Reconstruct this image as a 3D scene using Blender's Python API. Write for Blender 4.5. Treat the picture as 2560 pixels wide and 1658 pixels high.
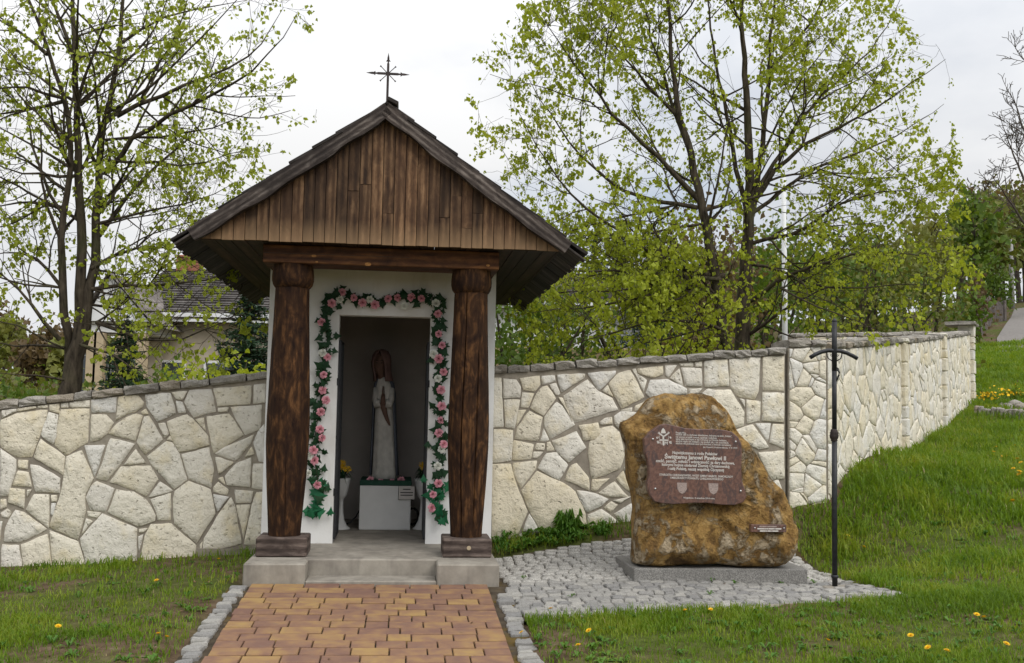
import bpy, bmesh, math, random
import numpy as np
from mathutils import Vector, Matrix, noise as mnoise
rnd = random.Random(7)
scene = bpy.context.scene
for o in list(bpy.data.objects): bpy.data.objects.remove(o)
COL = scene.collection

# ---------------------------------------------------------------- camera
FPX, CX, CY = 2594.0, 1280.0, 829.0
TH, RHO, YAW, HC = 0.0768, 0.0190, 0.1045, 1.235
Fv = np.array([0, math.cos(TH), math.sin(TH)])
r0 = np.array([1.0, 0, 0]); u0 = np.array([0, -math.sin(TH), math.cos(TH)])
Rv = r0*math.cos(RHO) + u0*math.sin(RHO)
Uv = -r0*math.sin(RHO) + u0*math.cos(RHO)
Cv = np.array([0, 0, HC])
cam = bpy.data.cameras.new('camera'); camo = bpy.data.objects.new('camera', cam); COL.objects.link(camo)
camo.matrix_world = Matrix(((Rv[0], Uv[0], -Fv[0], 0), (Rv[1], Uv[1], -Fv[1], 0), (Rv[2], Uv[2], -Fv[2], HC), (0, 0, 0, 1)))
cam.sensor_width = 36; cam.lens = 36*FPX/2560; cam.clip_start = 0.05; cam.clip_end = 3000
scene.camera = camo

# ---------------------------------------------------------------- sky, sun, exposure
SUN_EL, SUN_AZ = math.radians(46), math.radians(138)     # azimuth from +Y clockwise: right and behind the camera
w = bpy.data.worlds.new('World'); scene.world = w; w.use_nodes = True
nt = w.node_tree; nt.nodes.clear()
def wn(t, **k):
    n = nt.nodes.new(t)
    for a, b in k.items(): setattr(n, a, b)
    return n
sky = wn('ShaderNodeTexSky', sky_type='NISHITA', sun_disc=False, sun_elevation=SUN_EL, sun_rotation=SUN_AZ)
bg = wn('ShaderNodeBackground'); bg.inputs['Strength'].default_value = 0.12
out = wn('ShaderNodeOutputWorld')
tc = wn('ShaderNodeTexCoord')
mp = wn('ShaderNodeMapping'); mp.inputs['Scale'].default_value = (1.0, 1.0, 2.2)
mp.inputs['Location'].default_value = (0.35, 0.1, 0.2)
nt.links.new(tc.outputs['Generated'], mp.inputs['Vector'])
cn = wn('ShaderNodeTexNoise'); cn.inputs['Scale'].default_value = 2.2; cn.inputs['Detail'].default_value = 7; cn.inputs['Roughness'].default_value = 0.52
nt.links.new(mp.outputs['Vector'], cn.inputs['Vector'])
cr = wn('ShaderNodeValToRGB')                    # cloud brightness: grey bases to white
cr.color_ramp.elements[0].position = 0.38; cr.color_ramp.elements[0].color = (5.4, 5.6, 5.95, 1)
cr.color_ramp.elements[1].position = 0.57; cr.color_ramp.elements[1].color = (7.2, 7.22, 7.26, 1)
nt.links.new(cn.outputs['Fac'], cr.inputs['Fac'])
# overcast sky: brighter towards the zenith
sx = wn('ShaderNodeSeparateXYZ'); nt.links.new(tc.outputs['Generated'], sx.inputs[0])
zr = wn('ShaderNodeMapRange'); zr.inputs['From Min'].default_value = 0.22; zr.inputs['From Max'].default_value = 1.0
zr.inputs['To Min'].default_value = 1.0; zr.inputs['To Max'].default_value = 2.2
nt.links.new(sx.outputs['Z'], zr.inputs['Value'])
mul = wn('ShaderNodeVectorMath', operation='SCALE')
nt.links.new(cr.outputs['Color'], mul.inputs[0]); nt.links.new(zr.outputs['Result'], mul.inputs['Scale'])
# thin places where the blue sky shows through
cn2 = wn('ShaderNodeTexNoise'); cn2.inputs['Scale'].default_value = 2.4; cn2.inputs['Detail'].default_value = 5
mp2 = wn('ShaderNodeMapping'); mp2.inputs['Location'].default_value = (3.9, 1.3, 0.6); mp2.inputs['Scale'].default_value = (1, 1, 2)
nt.links.new(tc.outputs['Generated'], mp2.inputs['Vector']); nt.links.new(mp2.outputs['Vector'], cn2.inputs['Vector'])
tr = wn('ShaderNodeMapRange'); tr.inputs['From Min'].default_value = 0.52; tr.inputs['From Max'].default_value = 0.72
tr.inputs['To Min'].default_value = 0.0; tr.inputs['To Max'].default_value = 0.55
nt.links.new(cn2.outputs['Fac'], tr.inputs['Value'])
skyb = wn('ShaderNodeVectorMath', operation='SCALE'); skyb.inputs['Scale'].default_value = 1.0
nt.links.new(sky.outputs['Color'], skyb.inputs[0])
mx = wn('ShaderNodeMix', data_type='RGBA')
nt.links.new(tr.outputs['Result'], mx.inputs[0]); nt.links.new(mul.outputs['Vector'], mx.inputs[6]); nt.links.new(skyb.outputs['Vector'], mx.inputs[7])
nt.links.new(mx.outputs[2], bg.inputs['Color']); nt.links.new(bg.outputs[0], out.inputs['Surface'])

sun = bpy.data.lights.new('sun', 'SUN'); suno = bpy.data.objects.new('sun', sun); COL.objects.link(suno)
sun.energy = 1.5; sun.angle = math.radians(35); sun.color = (1.0, 0.96, 0.9)
sd = Vector((math.sin(SUN_AZ)*math.cos(SUN_EL), math.cos(SUN_AZ)*math.cos(SUN_EL), math.sin(SUN_EL)))
suno.rotation_euler = sd.to_track_quat('Z', 'Y').to_euler(); suno.location = (6, -6, 12)
vs = scene.view_settings; vs.view_transform = 'Standard'; vs.look = 'None'; vs.gamma = 1.0; vs.exposure = 0.08; vs.use_curve_mapping = False
scene.render.engine = 'CYCLES'

# ---------------------------------------------------------------- geometry frame: shrine-local (lx right, ly away, z up)
fxv = np.array([math.cos(YAW), math.sin(YAW), 0]); dxv = np.array([-math.sin(YAW), math.cos(YAW), 0])
ORG = np.array([-0.952, 7.463, 0.0])
def ray(x, y): return Fv + Rv*(x-CX)/FPX - Uv*(y-CY)/FPX
def W(lx, ly, z): return ORG + lx*fxv + ly*dxv + np.array([0, 0, z])
def loc(p): v = np.array(p)-ORG; return np.array([v@fxv, v@dxv, v[2]])
def front(x, y, ly):                              # local (lx, z) where a photo point lies on the plane ly
    d = ray(x, y); t = ((ORG+ly*dxv-Cv)@dxv)/(d@dxv); l = loc(Cv+d*t); return l[0], l[2]
def projx(P):
    v = np.asarray(P, float)-Cv; z = v@Fv; return CX+FPX*(v@Rv)/z, CY-FPX*(v@Uv)/z
def atD(x, y, D): d = ray(x, y); return Cv + d*(D/d[1])

# ---------------------------------------------------------------- object helpers
def link(o, parent=None):
    COL.objects.link(o)
    if parent is not None: o.parent = parent
    return o
def tag(o, label=None, cat=None, group=None, kind=None):
    if label: o['label'] = label
    if cat: o['category'] = cat
    if group: o['group'] = group
    if kind: o['kind'] = kind
    return o
def empty(name, l=(0, 0, 0), rz=0.0, label=None, cat=None, group=None):
    o = bpy.data.objects.new(name, None); o.empty_display_size = 0.1
    o.location = l; o.rotation_euler = (0, 0, rz); link(o); return tag(o, label, cat, group)
def local_empty(name, lx, ly, z, label, cat, group=None): return empty(name, W(lx, ly, z), YAW, label, cat, group)
def mesh(name, v, f, smooth=False):
    me = bpy.data.meshes.new(name); me.from_pydata([tuple(map(float, p)) for p in v], [], [tuple(map(int, q)) for q in f]); me.update()
    if smooth: me.polygons.foreach_set('use_smooth', [True]*len(me.polygons))
    return me
def ob(name, me, m=None, parent=None, l=(0, 0, 0), r=(0, 0, 0)):
    o = bpy.data.objects.new(name, me); link(o, parent); o.location = l; o.rotation_euler = r
    if m is not None and len(me.materials) == 0: me.materials.append(m)
    return o
def part(name, v, f, m, parent=None, l=(0, 0, 0), smooth=False, r=(0, 0, 0)): return ob(name, mesh(name, v, f, smooth), m, parent, l, r)

class MB:                                         # collects shapes into one mesh
    def __init__(s): s.v = []; s.f = []
    def add(s, v, f):
        k = len(s.v); s.v += [tuple(p) for p in v]; s.f += [tuple(i+k for i in q) for q in f]; return s
    def box(s, a, b, bev=0.0, jit=0.0):
        v, f = boxvf(a, b, bev, jit); return s.add(v, f)
    def tube(s, pts, rad, n=8, cap=True): v, f = tubevf(pts, rad, n, cap); return s.add(v, f)
    def lathe(s, prof, n=24, c=(0, 0, 0)): v, f = lathevf(prof, n, c); return s.add(v, f)
    def prism(s, poly, y0, y1): v, f = prismvf(poly, y0, y1); return s.add(v, f)
    def build(s, name, m, parent=None, l=(0, 0, 0), smooth=False, r=(0, 0, 0)): return part(name, s.v, s.f, m, parent, l, smooth, r)
def boxvf(a, b, bev=0.0, jit=0.0):
    a = np.array(a, float); b = np.array(b, float); v = []; bv = min(bev, 0.45*min(abs(b-a)))
    if bv <= 0:
        for z in (a[2], b[2]):
            for x, y in ((a[0], a[1]), (b[0], a[1]), (b[0], b[1]), (a[0], b[1])): v.append([x, y, z])
        f = [(3, 2, 1, 0), (4, 5, 6, 7), (0, 1, 5, 4), (1, 2, 6, 5), (2, 3, 7, 6), (3, 0, 4, 7)]
    else:                                          # bevelled all round: 24 verts
        bm = bmesh.new(); bmesh.ops.create_cube(bm, size=1.0)
        for q in bm.verts: q.co = Vector([(a[i]+b[i])/2 + q.co[i]*(b[i]-a[i]) for i in range(3)])
        bmesh.ops.bevel(bm, geom=bm.edges[:], offset=bv, segments=1, affect='EDGES', profile=0.5)
        bm.verts.index_update(); v = [list(q.co) for q in bm.verts]; f = [tuple(q.index for q in p.verts) for p in bm.faces]; bm.free()
    if jit: v = [[c+rnd.uniform(-jit, jit) for c in p] for p in v]
    return v, f
def tubevf(pts, rad, n=8, cap=True):
    P = np.array(pts, float); m = len(P)
    R = np.full(m, rad, float) if np.isscalar(rad) else np.array(rad, float)
    T = np.gradient(P, axis=0); T /= np.linalg.norm(T, axis=1)[:, None]+1e-12
    up = np.array([0, 0, 1.0]) if abs(T[0][2]) < 0.9 else np.array([1.0, 0, 0])
    s = np.cross(T, up); s /= np.linalg.norm(s, axis=1)[:, None]+1e-12; b = np.cross(s, T)
    a = np.arange(n)*2*math.pi/n
    V = P[:, None, :]+R[:, None, None]*(np.cos(a)[None, :, None]*s[:, None, :]+np.sin(a)[None, :, None]*b[:, None, :])
    V = V.reshape(-1, 3).tolist(); f = []
    for i in range(m-1):
        for j in range(n): f.append((i*n+j, i*n+(j+1) % n, (i+1)*n+(j+1) % n, (i+1)*n+j))
    if cap: f.append(tuple(range(n-1, -1, -1))); f.append(tuple((m-1)*n+j for j in range(n)))
    return V, f
def lathevf(prof, n=24, c=(0, 0, 0)):
    v = []; f = []; m = len(prof)
    for r, z in prof:
        for j in range(n):
            a = 2*math.pi*j/n; v.append([c[0]+r*math.cos(a), c[1]+r*math.sin(a), c[2]+z])
    for i in range(m-1):
        for j in range(n): f.append((i*n+j, i*n+(j+1) % n, (i+1)*n+(j+1) % n, (i+1)*n+j))
    f.append(tuple(range(n-1, -1, -1))); f.append(tuple((m-1)*n+j for j in range(n)))
    return v, f
def prismvf(poly, y0, y1):                        # polygon in x,z (counter-clockwise seen from -y) extruded along y
    n = len(poly); v = [[x, y0, z] for x, z in poly]+[[x, y1, z] for x, z in poly]
    f = [tuple(range(n)), tuple(range(2*n-1, n-1, -1))]
    for i in range(n): j = (i+1) % n; f.append((i, i+n, j+n, j))
    return v, f
def fbm(p, o=4, s=1.0): return mnoise.fractal(Vector(p)*s, 1.0, 2.0, o)

# ---------------------------------------------------------------- material helpers
class Mat:
    def __init__(s, name, rough=0.8, spec=0.3):
        s.m = bpy.data.materials.new(name); s.m.use_nodes = True; s.nt = s.m.node_tree; s.b = s.nt.nodes['Principled BSDF']
        s.b.inputs['Roughness'].default_value = rough; s.b.inputs['Specular IOR Level'].default_value = spec
        s._c = None
    def n(s, t, **k):
        q = s.nt.nodes.new(t)
        for a, b in k.items(): setattr(q, a, b)
        return q
    def put(s, sock, val):
        if hasattr(val, 'is_linked') or hasattr(val, 'links'): s.nt.links.new(val, sock)
        else: sock.default_value = val
    def coord(s, kind='Object', scale=(1, 1, 1), rand=True):
        t = s.n('ShaderNodeTexCoord').outputs[kind]
        if rand:
            oi = s.n('ShaderNodeObjectInfo').outputs['Random']
            k = s.n('ShaderNodeVectorMath', operation='SCALE'); k.inputs[0].default_value = (37.3, 19.7, 53.1); s.put(k.inputs['Scale'], oi)
            a = s.n('ShaderNodeVectorMath', operation='ADD'); s.put(a.inputs[0], t); s.put(a.inputs[1], k.outputs[0]); t = a.outputs[0]
        mp = s.n('ShaderNodeMapping'); s.put(mp.inputs['Vector'], t); mp.inputs['Scale'].default_value = scale
        return mp.outputs[0]
    def noise(s, vec, scale=5, detail=4, rough=0.55, dist=0.0):
        q = s.n('ShaderNodeTexNoise'); s.put(q.inputs['Vector'], vec); q.inputs['Scale'].default_value = scale
        q.inputs['Detail'].default_value = detail; q.inputs['Roughness'].default_value = rough; q.inputs['Distortion'].default_value = dist
        return q.outputs['Fac']
    def voro(s, vec, scale=5, feature='F1', out='Distance'):
        q = s.n('ShaderNodeTexVoronoi', feature=feature); s.put(q.inputs['Vector'], vec); q.inputs['Scale'].default_value = scale; return q.outputs[out]
    def wave(s, vec, scale=5, dist=5, detail=2, dscale=1, direction='X', kind='BANDS'):
        q = s.n('ShaderNodeTexWave', wave_type=kind)
        if kind == 'BANDS': q.bands_direction = direction
        else: q.rings_direction = direction
        s.put(q.inputs['Vector'], vec)
        q.inputs['Scale'].default_value = scale; q.inputs['Distortion'].default_value = dist; q.inputs['Detail'].default_value = detail; q.inputs['Detail Scale'].default_value = dscale
        return q.outputs['Fac']
    def ramp(s, fac, stops):
        q = s.n('ShaderNodeValToRGB'); s.put(q.inputs[0], fac); e = q.color_ramp.elements
        while len(e) < len(stops): e.new(0.5)
        for k, (p, c) in zip(e, stops): k.position = p; k.color = (c, c, c, 1) if np.isscalar(c) else (*c, 1)
        return q.outputs[0]
    def mix(s, fac, a, b, blend='MIX'):
        q = s.n('ShaderNodeMix', data_type='RGBA', blend_type=blend)
        for i, x in ((0, fac), (6, a), (7, b)):
            if isinstance(x, tuple) and len(x) == 3: x = (*x, 1)
            s.put(q.inputs[i], x)
        return q.outputs[2]
    def rand(s): return s.n('ShaderNodeObjectInfo').outputs['Random']
    def col(s, c):
        if isinstance(c, tuple) and len(c) == 3: c = (*c, 1)
        s.put(s.b.inputs['Base Color'], c); return s
    def bump(s, h, strength=0.4, dist=0.01):
        q = s.n('ShaderNodeBump'); s.put(q.inputs['Height'], h); q.inputs['Strength'].default_value = strength; q.inputs['Distance'].default_value = dist
        s.nt.links.new(q.outputs[0], s.b.inputs['Normal']); return s
    def math(s, op, a, b=0.0):
        q = s.n('ShaderNodeMath', operation=op); s.put(q.inputs[0], a); s.put(q.inputs[1], b); return q.outputs[0]
# ================================================================ materials
M = {}
def simple(name, c, rough=0.7, spec=0.3, var=0.25, sc=20, bump=0.0, metal=0.0):
    m = Mat(name, rough, spec); v = m.coord(); f = m.noise(v, sc, 4)
    m.col(m.ramp(f, [(0.3, tuple(x*(1-var) for x in c)), (0.7, tuple(min(1, x*(1+var)) for x in c))]))
    if bump: m.bump(f, bump, 0.01)
    m.b.inputs['Metallic'].default_value = metal
    M[name] = m.m; return m.m
def limestone():
    m = Mat('limestone', 0.92, 0.15); v = m.coord()
    big = m.noise(v, 3.5, 5, 0.6); mid = m.noise(v, 14, 6, 0.62); fine = m.noise(v, 70, 4, 0.6)
    base = m.ramp(m.rand(), [(0.0, (0.73, 0.69, 0.615)), (0.3, (0.77, 0.725, 0.625)), (0.55, (0.75, 0.68, 0.53)), (0.8, (0.79, 0.755, 0.67)), (1.0, (0.72, 0.70, 0.66))])
    c = m.mix(m.ramp(big, [(0.52, 0.0), (0.74, 0.75)]), base, (0.66, 0.555, 0.33))
    c = m.mix(m.ramp(mid, [(0.28, 0.45), (0.40, 0.0)]), c, (0.36, 0.31, 0.24))
    pit = m.noise(v, 34, 3, 0.5)
    c = m.mix(m.ramp(pit, [(0.27, 0.7), (0.36, 0.0)]), c, (0.25, 0.21, 0.15))
    gl = m.noise(m.coord(scale=(9, 9, 1.6)), 1.0, 5, 0.6)
    c = m.mix(m.ramp(gl, [(0.64, 0.0), (0.82, 0.5)]), c, (0.42, 0.40, 0.37))
    m.col(c)
    h = m.math('ADD', m.math('MULTIPLY', mid, 1.0), m.math('MULTIPLY', fine, 0.25)); h = m.math('ADD', h, m.math('MULTIPLY', m.ramp(pit, [(0.25, 0.0), (0.4, 1.0)]), 0.35))
    m.bump(h, 0.8, 0.03); M['limestone'] = m.m
limestone()
def mortar():
    m = Mat('mortar', 0.95, 0.1); v = m.coord(rand=False); f = m.noise(v, 18, 6, 0.65); g = m.noise(v, 2.0, 3)
    m.col(m.mix(m.ramp(g, [(0.45, 0.0), (0.7, 0.5)]), m.ramp(f, [(0.3, (0.25, 0.22, 0.175)), (0.7, (0.38, 0.34, 0.28))]), (0.12, 0.10, 0.085))).bump(f, 0.5, 0.01); M['mortar'] = m.m
mortar()
def coping():
    m = Mat('coping_stone', 0.95, 0.15); v = m.coord(); a = m.noise(v, 6, 6, 0.65); b = m.noise(v, 40, 4)
    c = m.mix(m.ramp(a, [(0.35, 0.0), (0.65, 1.0)]), (0.23, 0.21, 0.185), (0.47, 0.44, 0.39)); c = m.mix(m.ramp(b, [(0.62, 0.0), (0.75, 0.5)]), c, (0.5, 0.49, 0.46))
    c = m.mix(m.ramp(m.rand(), [(0.75, 0.0), (1.0, 0.5)]), c, (0.40, 0.31, 0.2))
    m.col(c).bump(m.math('ADD', m.noise(v, 16, 7, 0.7), m.math('MULTIPLY', b, 0.3)), 1.0, 0.05); M['coping'] = m.m
coping()
def plaster():
    m = Mat('white_plaster', 0.85, 0.2); v = m.coord(rand=False); a = m.noise(v, 3, 6, 0.6); b = m.noise(v, 60, 3)
    st = m.noise(m.coord(scale=(6, 6, 1.2), rand=False), 1.4, 6, 0.65); c = m.ramp(a, [(0.3, (0.70, 0.69, 0.66)), (0.6, (0.80, 0.80, 0.785))]); c = m.mix(m.ramp(st, [(0.56, 0.0), (0.78, 0.45)]), c, (0.50, 0.47, 0.42)); c = m.mix(m.ramp(m.noise(v, 22, 5, 0.7), [(0.66, 0.0), (0.74, 0.5)]), c, (0.48, 0.45, 0.40))
    m.col(c).bump(m.math('ADD', b, m.math('MULTIPLY', a, 2.0)), 0.2, 0.006); M['plaster'] = m.m
    m = Mat('shaded_niche_plaster', 0.9, 0.1); v = m.coord(rand=False); a = m.noise(v, 3, 6, 0.6); b = m.noise(v, 60, 3)  # plaster toned darker than the walls to imitate shade inside the niche
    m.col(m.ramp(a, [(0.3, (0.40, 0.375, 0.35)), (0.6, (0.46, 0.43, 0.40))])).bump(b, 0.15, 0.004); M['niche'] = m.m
plaster()
def concrete():
    m = Mat('concrete', 0.9, 0.2); v = m.coord(rand=False); a = m.noise(v, 5, 7, 0.65); b = m.noise(v, 90, 3); c2 = m.noise(m.coord(scale=(7, 7, 2), rand=False), 1.2, 4)
    c = m.ramp(a, [(0.3, (0.21, 0.188, 0.158)), (0.7, (0.36, 0.33, 0.28))]); c = m.mix(m.ramp(c2, [(0.48, 0.0), (0.70, 0.7)]), c, (0.165, 0.148, 0.128)); c = m.mix(m.ramp(b, [(0.25, 0.4), (0.35, 0.0)]), c, (0.15, 0.13, 0.11))
    m.col(c).bump(m.math('ADD', a, m.math('MULTIPLY', b, 0.3)), 0.3, 0.008); M['concrete'] = m.m
concrete()
def wood(name, dark, mid, light, sx=1.0, grain=9, rough=0.75, spec=0.25, bump=0.35, bleach=None, dist=7, varn=0.45, axis='Z', ring=0.16, st0=0.09):
    m = Mat(name, rough, spec)
    sc = {'Z': (1, 1, st0), 'X': (0.09, 1, 1), 'Y': (1, 0.09, 1)}[axis]
    v = m.coord(scale=sc)
    sc2 = tuple(0.45 if q < 1 else 1.0 for q in sc); v2 = m.coord(scale=sc2)
    r = m.wave(v, grain*sx*0.55, dist*0.6, 3, 0.8, direction='X' if axis != 'X' else 'Z'); st = m.noise(v, 42*sx, 5, 0.65); bl = m.noise(v2, 5, 5, 0.65, 1.0); fg = m.noise(v2, 11*sx, 4, 0.6, 2.0)
    f = m.math('ADD', m.math('MULTIPLY', r, ring), m.math('MULTIPLY', st, 0.50)); f = m.math('ADD', f, m.math('MULTIPLY', fg, 0.5-ring))
    c = m.ramp(f, [(0.34, dark), (0.50, mid), (0.68, light)])
    c = m.mix(m.ramp(bl, [(0.35, 0.75), (0.6, 0.0)]), c, dark)
    tone = m.ramp(m.rand(), [(0.0, (1-varn,)*3), (0.5, (1.0,)*3), (1.0, (1+varn, 1+varn*0.95, 1+varn*0.9))])
    c = m.mix(1.0, c, tone, 'MULTIPLY')
    if bleach is not None:                         # sun- and rain-bleached lower ends of boards
        z = m.n('ShaderNodeSeparateXYZ'); m.put(z.inputs[0], m.n('ShaderNodeTexCoord').outputs['Object'])
        q = m.math('ADD', z.outputs['Z'], m.math('MULTIPLY', m.noise(v, 8, 3), 0.12))
        c = m.mix(m.ramp(q, [(0.02, 0.65), (0.24, 0.0)]), c, bleach)
    m.col(c).bump(f, bump, 0.006); M[name] = m.m
wood('gable_wood', (0.034, 0.017, 0.009), (0.105, 0.056, 0.028), (0.25, 0.15, 0.080), 1.0, 11, bleach=(0.34, 0.22, 0.12))
wood('column_wood', (0.010, 0.005, 0.004), (0.044, 0.021, 0.010), (0.18, 0.085, 0.032), 0.8, 10, rough=0.85, spec=0.15, dist=9, bump=0.35, varn=0.1, ring=0.0, st0=0.16)
wood('beam_wood', (0.030, 0.012, 0.006), (0.095, 0.038, 0.015), (0.20, 0.088, 0.030), 1.0, 9, axis='X', varn=0.1)
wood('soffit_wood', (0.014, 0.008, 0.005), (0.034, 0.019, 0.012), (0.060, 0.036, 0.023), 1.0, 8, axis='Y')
wood('bargeboard_wood', (0.018, 0.013, 0.011), (0.072, 0.056, 0.048), (0.24, 0.205, 0.18), 1.3, 10, axis='X', dist=4, bump=0.8, varn=0.1)
wood('block_wood', (0.025, 0.017, 0.014), (0.085, 0.062, 0.052), (0.21, 0.165, 0.14), 1.0, 9, axis='X', dist=5, bump=0.3, varn=0.1)
wood('shingle_wood', (0.012, 0.010, 0.009), (0.035, 0.029, 0.026), (0.09, 0.078, 0.07), 1.0, 8, axis='X', bump=0.6)
wood('fence_wood', (0.06, 0.05, 0.045), (0.15, 0.13, 0.115), (0.26, 0.23, 0.21), 1.0, 8)
def paver():
    m = Mat('paver', 0.85, 0.2); v = m.coord(); a = m.noise(v, 9, 3, 0.5); b = m.noise(v, 120, 3)
    t = m.math('ADD', m.math('MULTIPLY', m.math('SUBTRACT', a, 0.5), 1.5), m.math('ADD', 0.14, m.math('MULTIPLY', m.rand(), 0.66)))
    c = m.ramp(t, [(0.10, (0.180, 0.102, 0.076)), (0.42, (0.232, 0.133, 0.082)), (0.66, (0.28, 0.169, 0.083)), (0.98, (0.33, 0.212, 0.086))])
    c = m.mix(m.ramp(m.noise(v, 25, 4), [(0.55, 0.0), (0.75, 0.35)]), c, (0.20, 0.15, 0.11))
    m.col(c).bump(b, 0.25, 0.004); M['paver'] = m.m
paver()
def granite(name, a, b, c3, sc=160, rough=0.8, bump=0.3):
    m = Mat(name, rough, 0.3); v = m.coord(); f = m.noise(v, sc, 3, 0.7); g = m.noise(v, 7, 4); h = m.noise(v, 28, 5, 0.6)
    c = m.ramp(f, [(0.35, a), (0.5, b), (0.65, c3)]); c = m.mix(m.ramp(g, [(0.45, 0.0), (0.75, 0.5)]), c, tuple(x*0.6 for x in b))
    c = m.mix(1.0, c, m.ramp(m.rand(), [(0, (0.75, 0.75, 0.76)), (1, (1.2, 1.18, 1.13))]), 'MULTIPLY')
    m.col(c).bump(m.math('ADD', h, m.math('MULTIPLY', f, 0.15)), bump, 0.012); M[name] = m.m
granite('sett', (0.19, 0.185, 0.18), (0.35, 0.34, 0.32), (0.52, 0.51, 0.49), 110, 0.85, 0.7)
granite('plinth', (0.10, 0.098, 0.095), (0.20, 0.195, 0.185), (0.33, 0.32, 0.31), 150, 0.8, 0.25)
def boulder():
    m = Mat('boulder_rock', 0.88, 0.25); v = m.coord(rand=False)
    a = m.noise(v, 4.2, 8, 0.64, 0.6); b = m.noise(v, 11, 8, 0.68, 0.4); d = m.noise(v, 30, 5, 0.6); e = m.noise(m.coord(scale=(1, 1, 0.4), rand=False), 5, 6, 0.6, 0.8)
    c = m.ramp(b, [(0.28, (0.070, 0.041, 0.017)), (0.40, (0.24, 0.136, 0.043)), (0.54, (0.42, 0.255, 0.083)), (0.75, (0.52, 0.37, 0.18))])
    c = m.mix(m.ramp(e, [(0.37, 0.75), (0.47, 0.0)]), c, (0.085, 0.050, 0.024))
    crust = m.math('MULTIPLY', m.ramp(a, [(0.50, 0.0), (0.56, 1.0)]), m.ramp(b, [(0.42, 0.0), (0.50, 1.0)]))
    c = m.mix(m.math('MULTIPLY', crust, 0.85), c, m.ramp(d, [(0.3, (0.32, 0.245, 0.15)), (0.7, (0.58, 0.49, 0.36))]))
    c = m.mix(m.ramp(d, [(0.28, 0.8), (0.42, 0.0)]), c, (0.05, 0.03, 0.015))
    m.col(c)
    h = m.math('ADD', m.math('MULTIPLY', b, 1.0), m.math('MULTIPLY', d, 0.35)); h = m.math('ADD', h, m.math('MULTIPLY', crust, 0.35))
    m.bump(h, 1.0, 0.075); M['boulder'] = m.m
boulder()
def plaque():
    m = Mat('red_granite', 0.32, 0.5); v = m.coord(rand=False)
    a = m.noise(v, 45, 5, 0.65); vein = m.noise(m.coord(scale=(1, 1, 0.5), rand=False), 6, 5, 0.6, 1.5)
    c = m.ramp(a, [(0.35, (0.095, 0.050, 0.040)), (0.55, (0.16, 0.083, 0.064)), (0.7, (0.22, 0.125, 0.095))])
    c = m.mix(m.ramp(vein, [(0.44, 0.0), (0.49, 0.75), (0.53, 0.0)]), c, (0.055, 0.042, 0.045)); m.col(c); M['plaque'] = m.m
plaque()
simple('lettering', (0.60, 0.57, 0.53), 0.6, var=0.03)
simple('crest_grey', (0.33, 0.26, 0.235), 0.6, var=0.3, sc=120)
simple('iron', (0.020, 0.021, 0.024), 0.5, 0.5, 0.4, 30, 0.2, 0.3)
simple('rust_iron', (0.045, 0.034, 0.032), 0.6, 0.4, 0.4, 40, 0.2, 0.4)
simple('steel', (0.55, 0.55, 0.55), 0.3, 0.5, 0.1, 20, 0, 0.9)
simple('rose_pink', (0.76, 0.38, 0.44), 0.7, 0.2, 0.15, 40)
simple('rose_white', (0.76, 0.77, 0.70), 0.7, 0.2, 0.08, 40)
simple('yellow_petal', (0.80, 0.50, 0.02), 0.7, 0.2, 0.15, 60)
simple('stem_brown', (0.05, 0.045, 0.03), 0.8)
simple('white_gloss', (0.72, 0.72, 0.70), 0.45, 0.4, 0.06, 6)
simple('green_cloth', (0.025, 0.075, 0.05), 0.8, 0.2, 0.2)
simple('knot_wood', (0.32, 0.15, 0.04), 0.6, 0.3, 0.4, 90)
simple('card_white', (0.62, 0.58, 0.54), 0.7, 0.2, 0.05)
simple('print_dark', (0.03, 0.03, 0.03), 0.8)
simple('cable', (0.012, 0.012, 0.012), 0.5)
simple('statue_white', (0.62, 0.60, 0.55), 0.7, 0.2, 0.15, 14, 0.3)
simple('statue_skin', (0.16, 0.095, 0.07), 0.6, 0.3, 0.15, 25, 0.2)
simple('statue_veil', (0.20, 0.125, 0.11), 0.65, 0.25, 0.2, 14, 0.3)
simple('statue_blue', (0.12, 0.135, 0.165), 0.7, 0.2, 0.2, 14, 0.3)
simple('white_paint', (0.74, 0.75, 0.76), 0.5, 0.3, 0.05, 4)
simple('window_glass', (0.05, 0.06, 0.07), 0.12, 0.6, 0.2, 3)
simple('ochre_wall', (0.34, 0.26, 0.16), 0.9, 0.1, 0.15, 3)
simple('beige_wall', (0.46, 0.40, 0.32), 0.9, 0.1, 0.12, 3)
simple('ochre_post', (0.46, 0.37, 0.25), 0.8, 0.1, 0.12, 6)
simple('red_brick', (0.30, 0.13, 0.085), 0.9, 0.1, 0.25, 30, 0.3)
simple('asphalt', (0.21, 0.195, 0.18), 0.95, 0.1, 0.15, 9, 0.2)
simple('path_concrete', (0.44, 0.39, 0.34), 0.9, 0.1, 0.12, 9)
simple('utility_pole', (0.33, 0.32, 0.31), 0.9, 0.1, 0.12, 6)
def bark():
    for nm, c1, c2 in (('bark', (0.020, 0.016, 0.012), (0.105, 0.085, 0.062)), ('bark_far', (0.045, 0.038, 0.032), (0.12, 0.10, 0.085))):
        m = Mat(nm, 0.95, 0.1); v = m.coord(scale=(1, 1, 0.25), rand=False); a = m.noise(v, 22, 6, 0.65); g = m.noise(m.coord(rand=False), 3, 4)
        c = m.ramp(a, [(0.32, c1), (0.68, c2)]); c = m.mix(m.ramp(g, [(0.5, 0.0), (0.7, 0.5)]), c, (0.075, 0.08, 0.035)); m.col(c).bump(a, 0.7, 0.02); M[nm] = m.m
bark()
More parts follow.
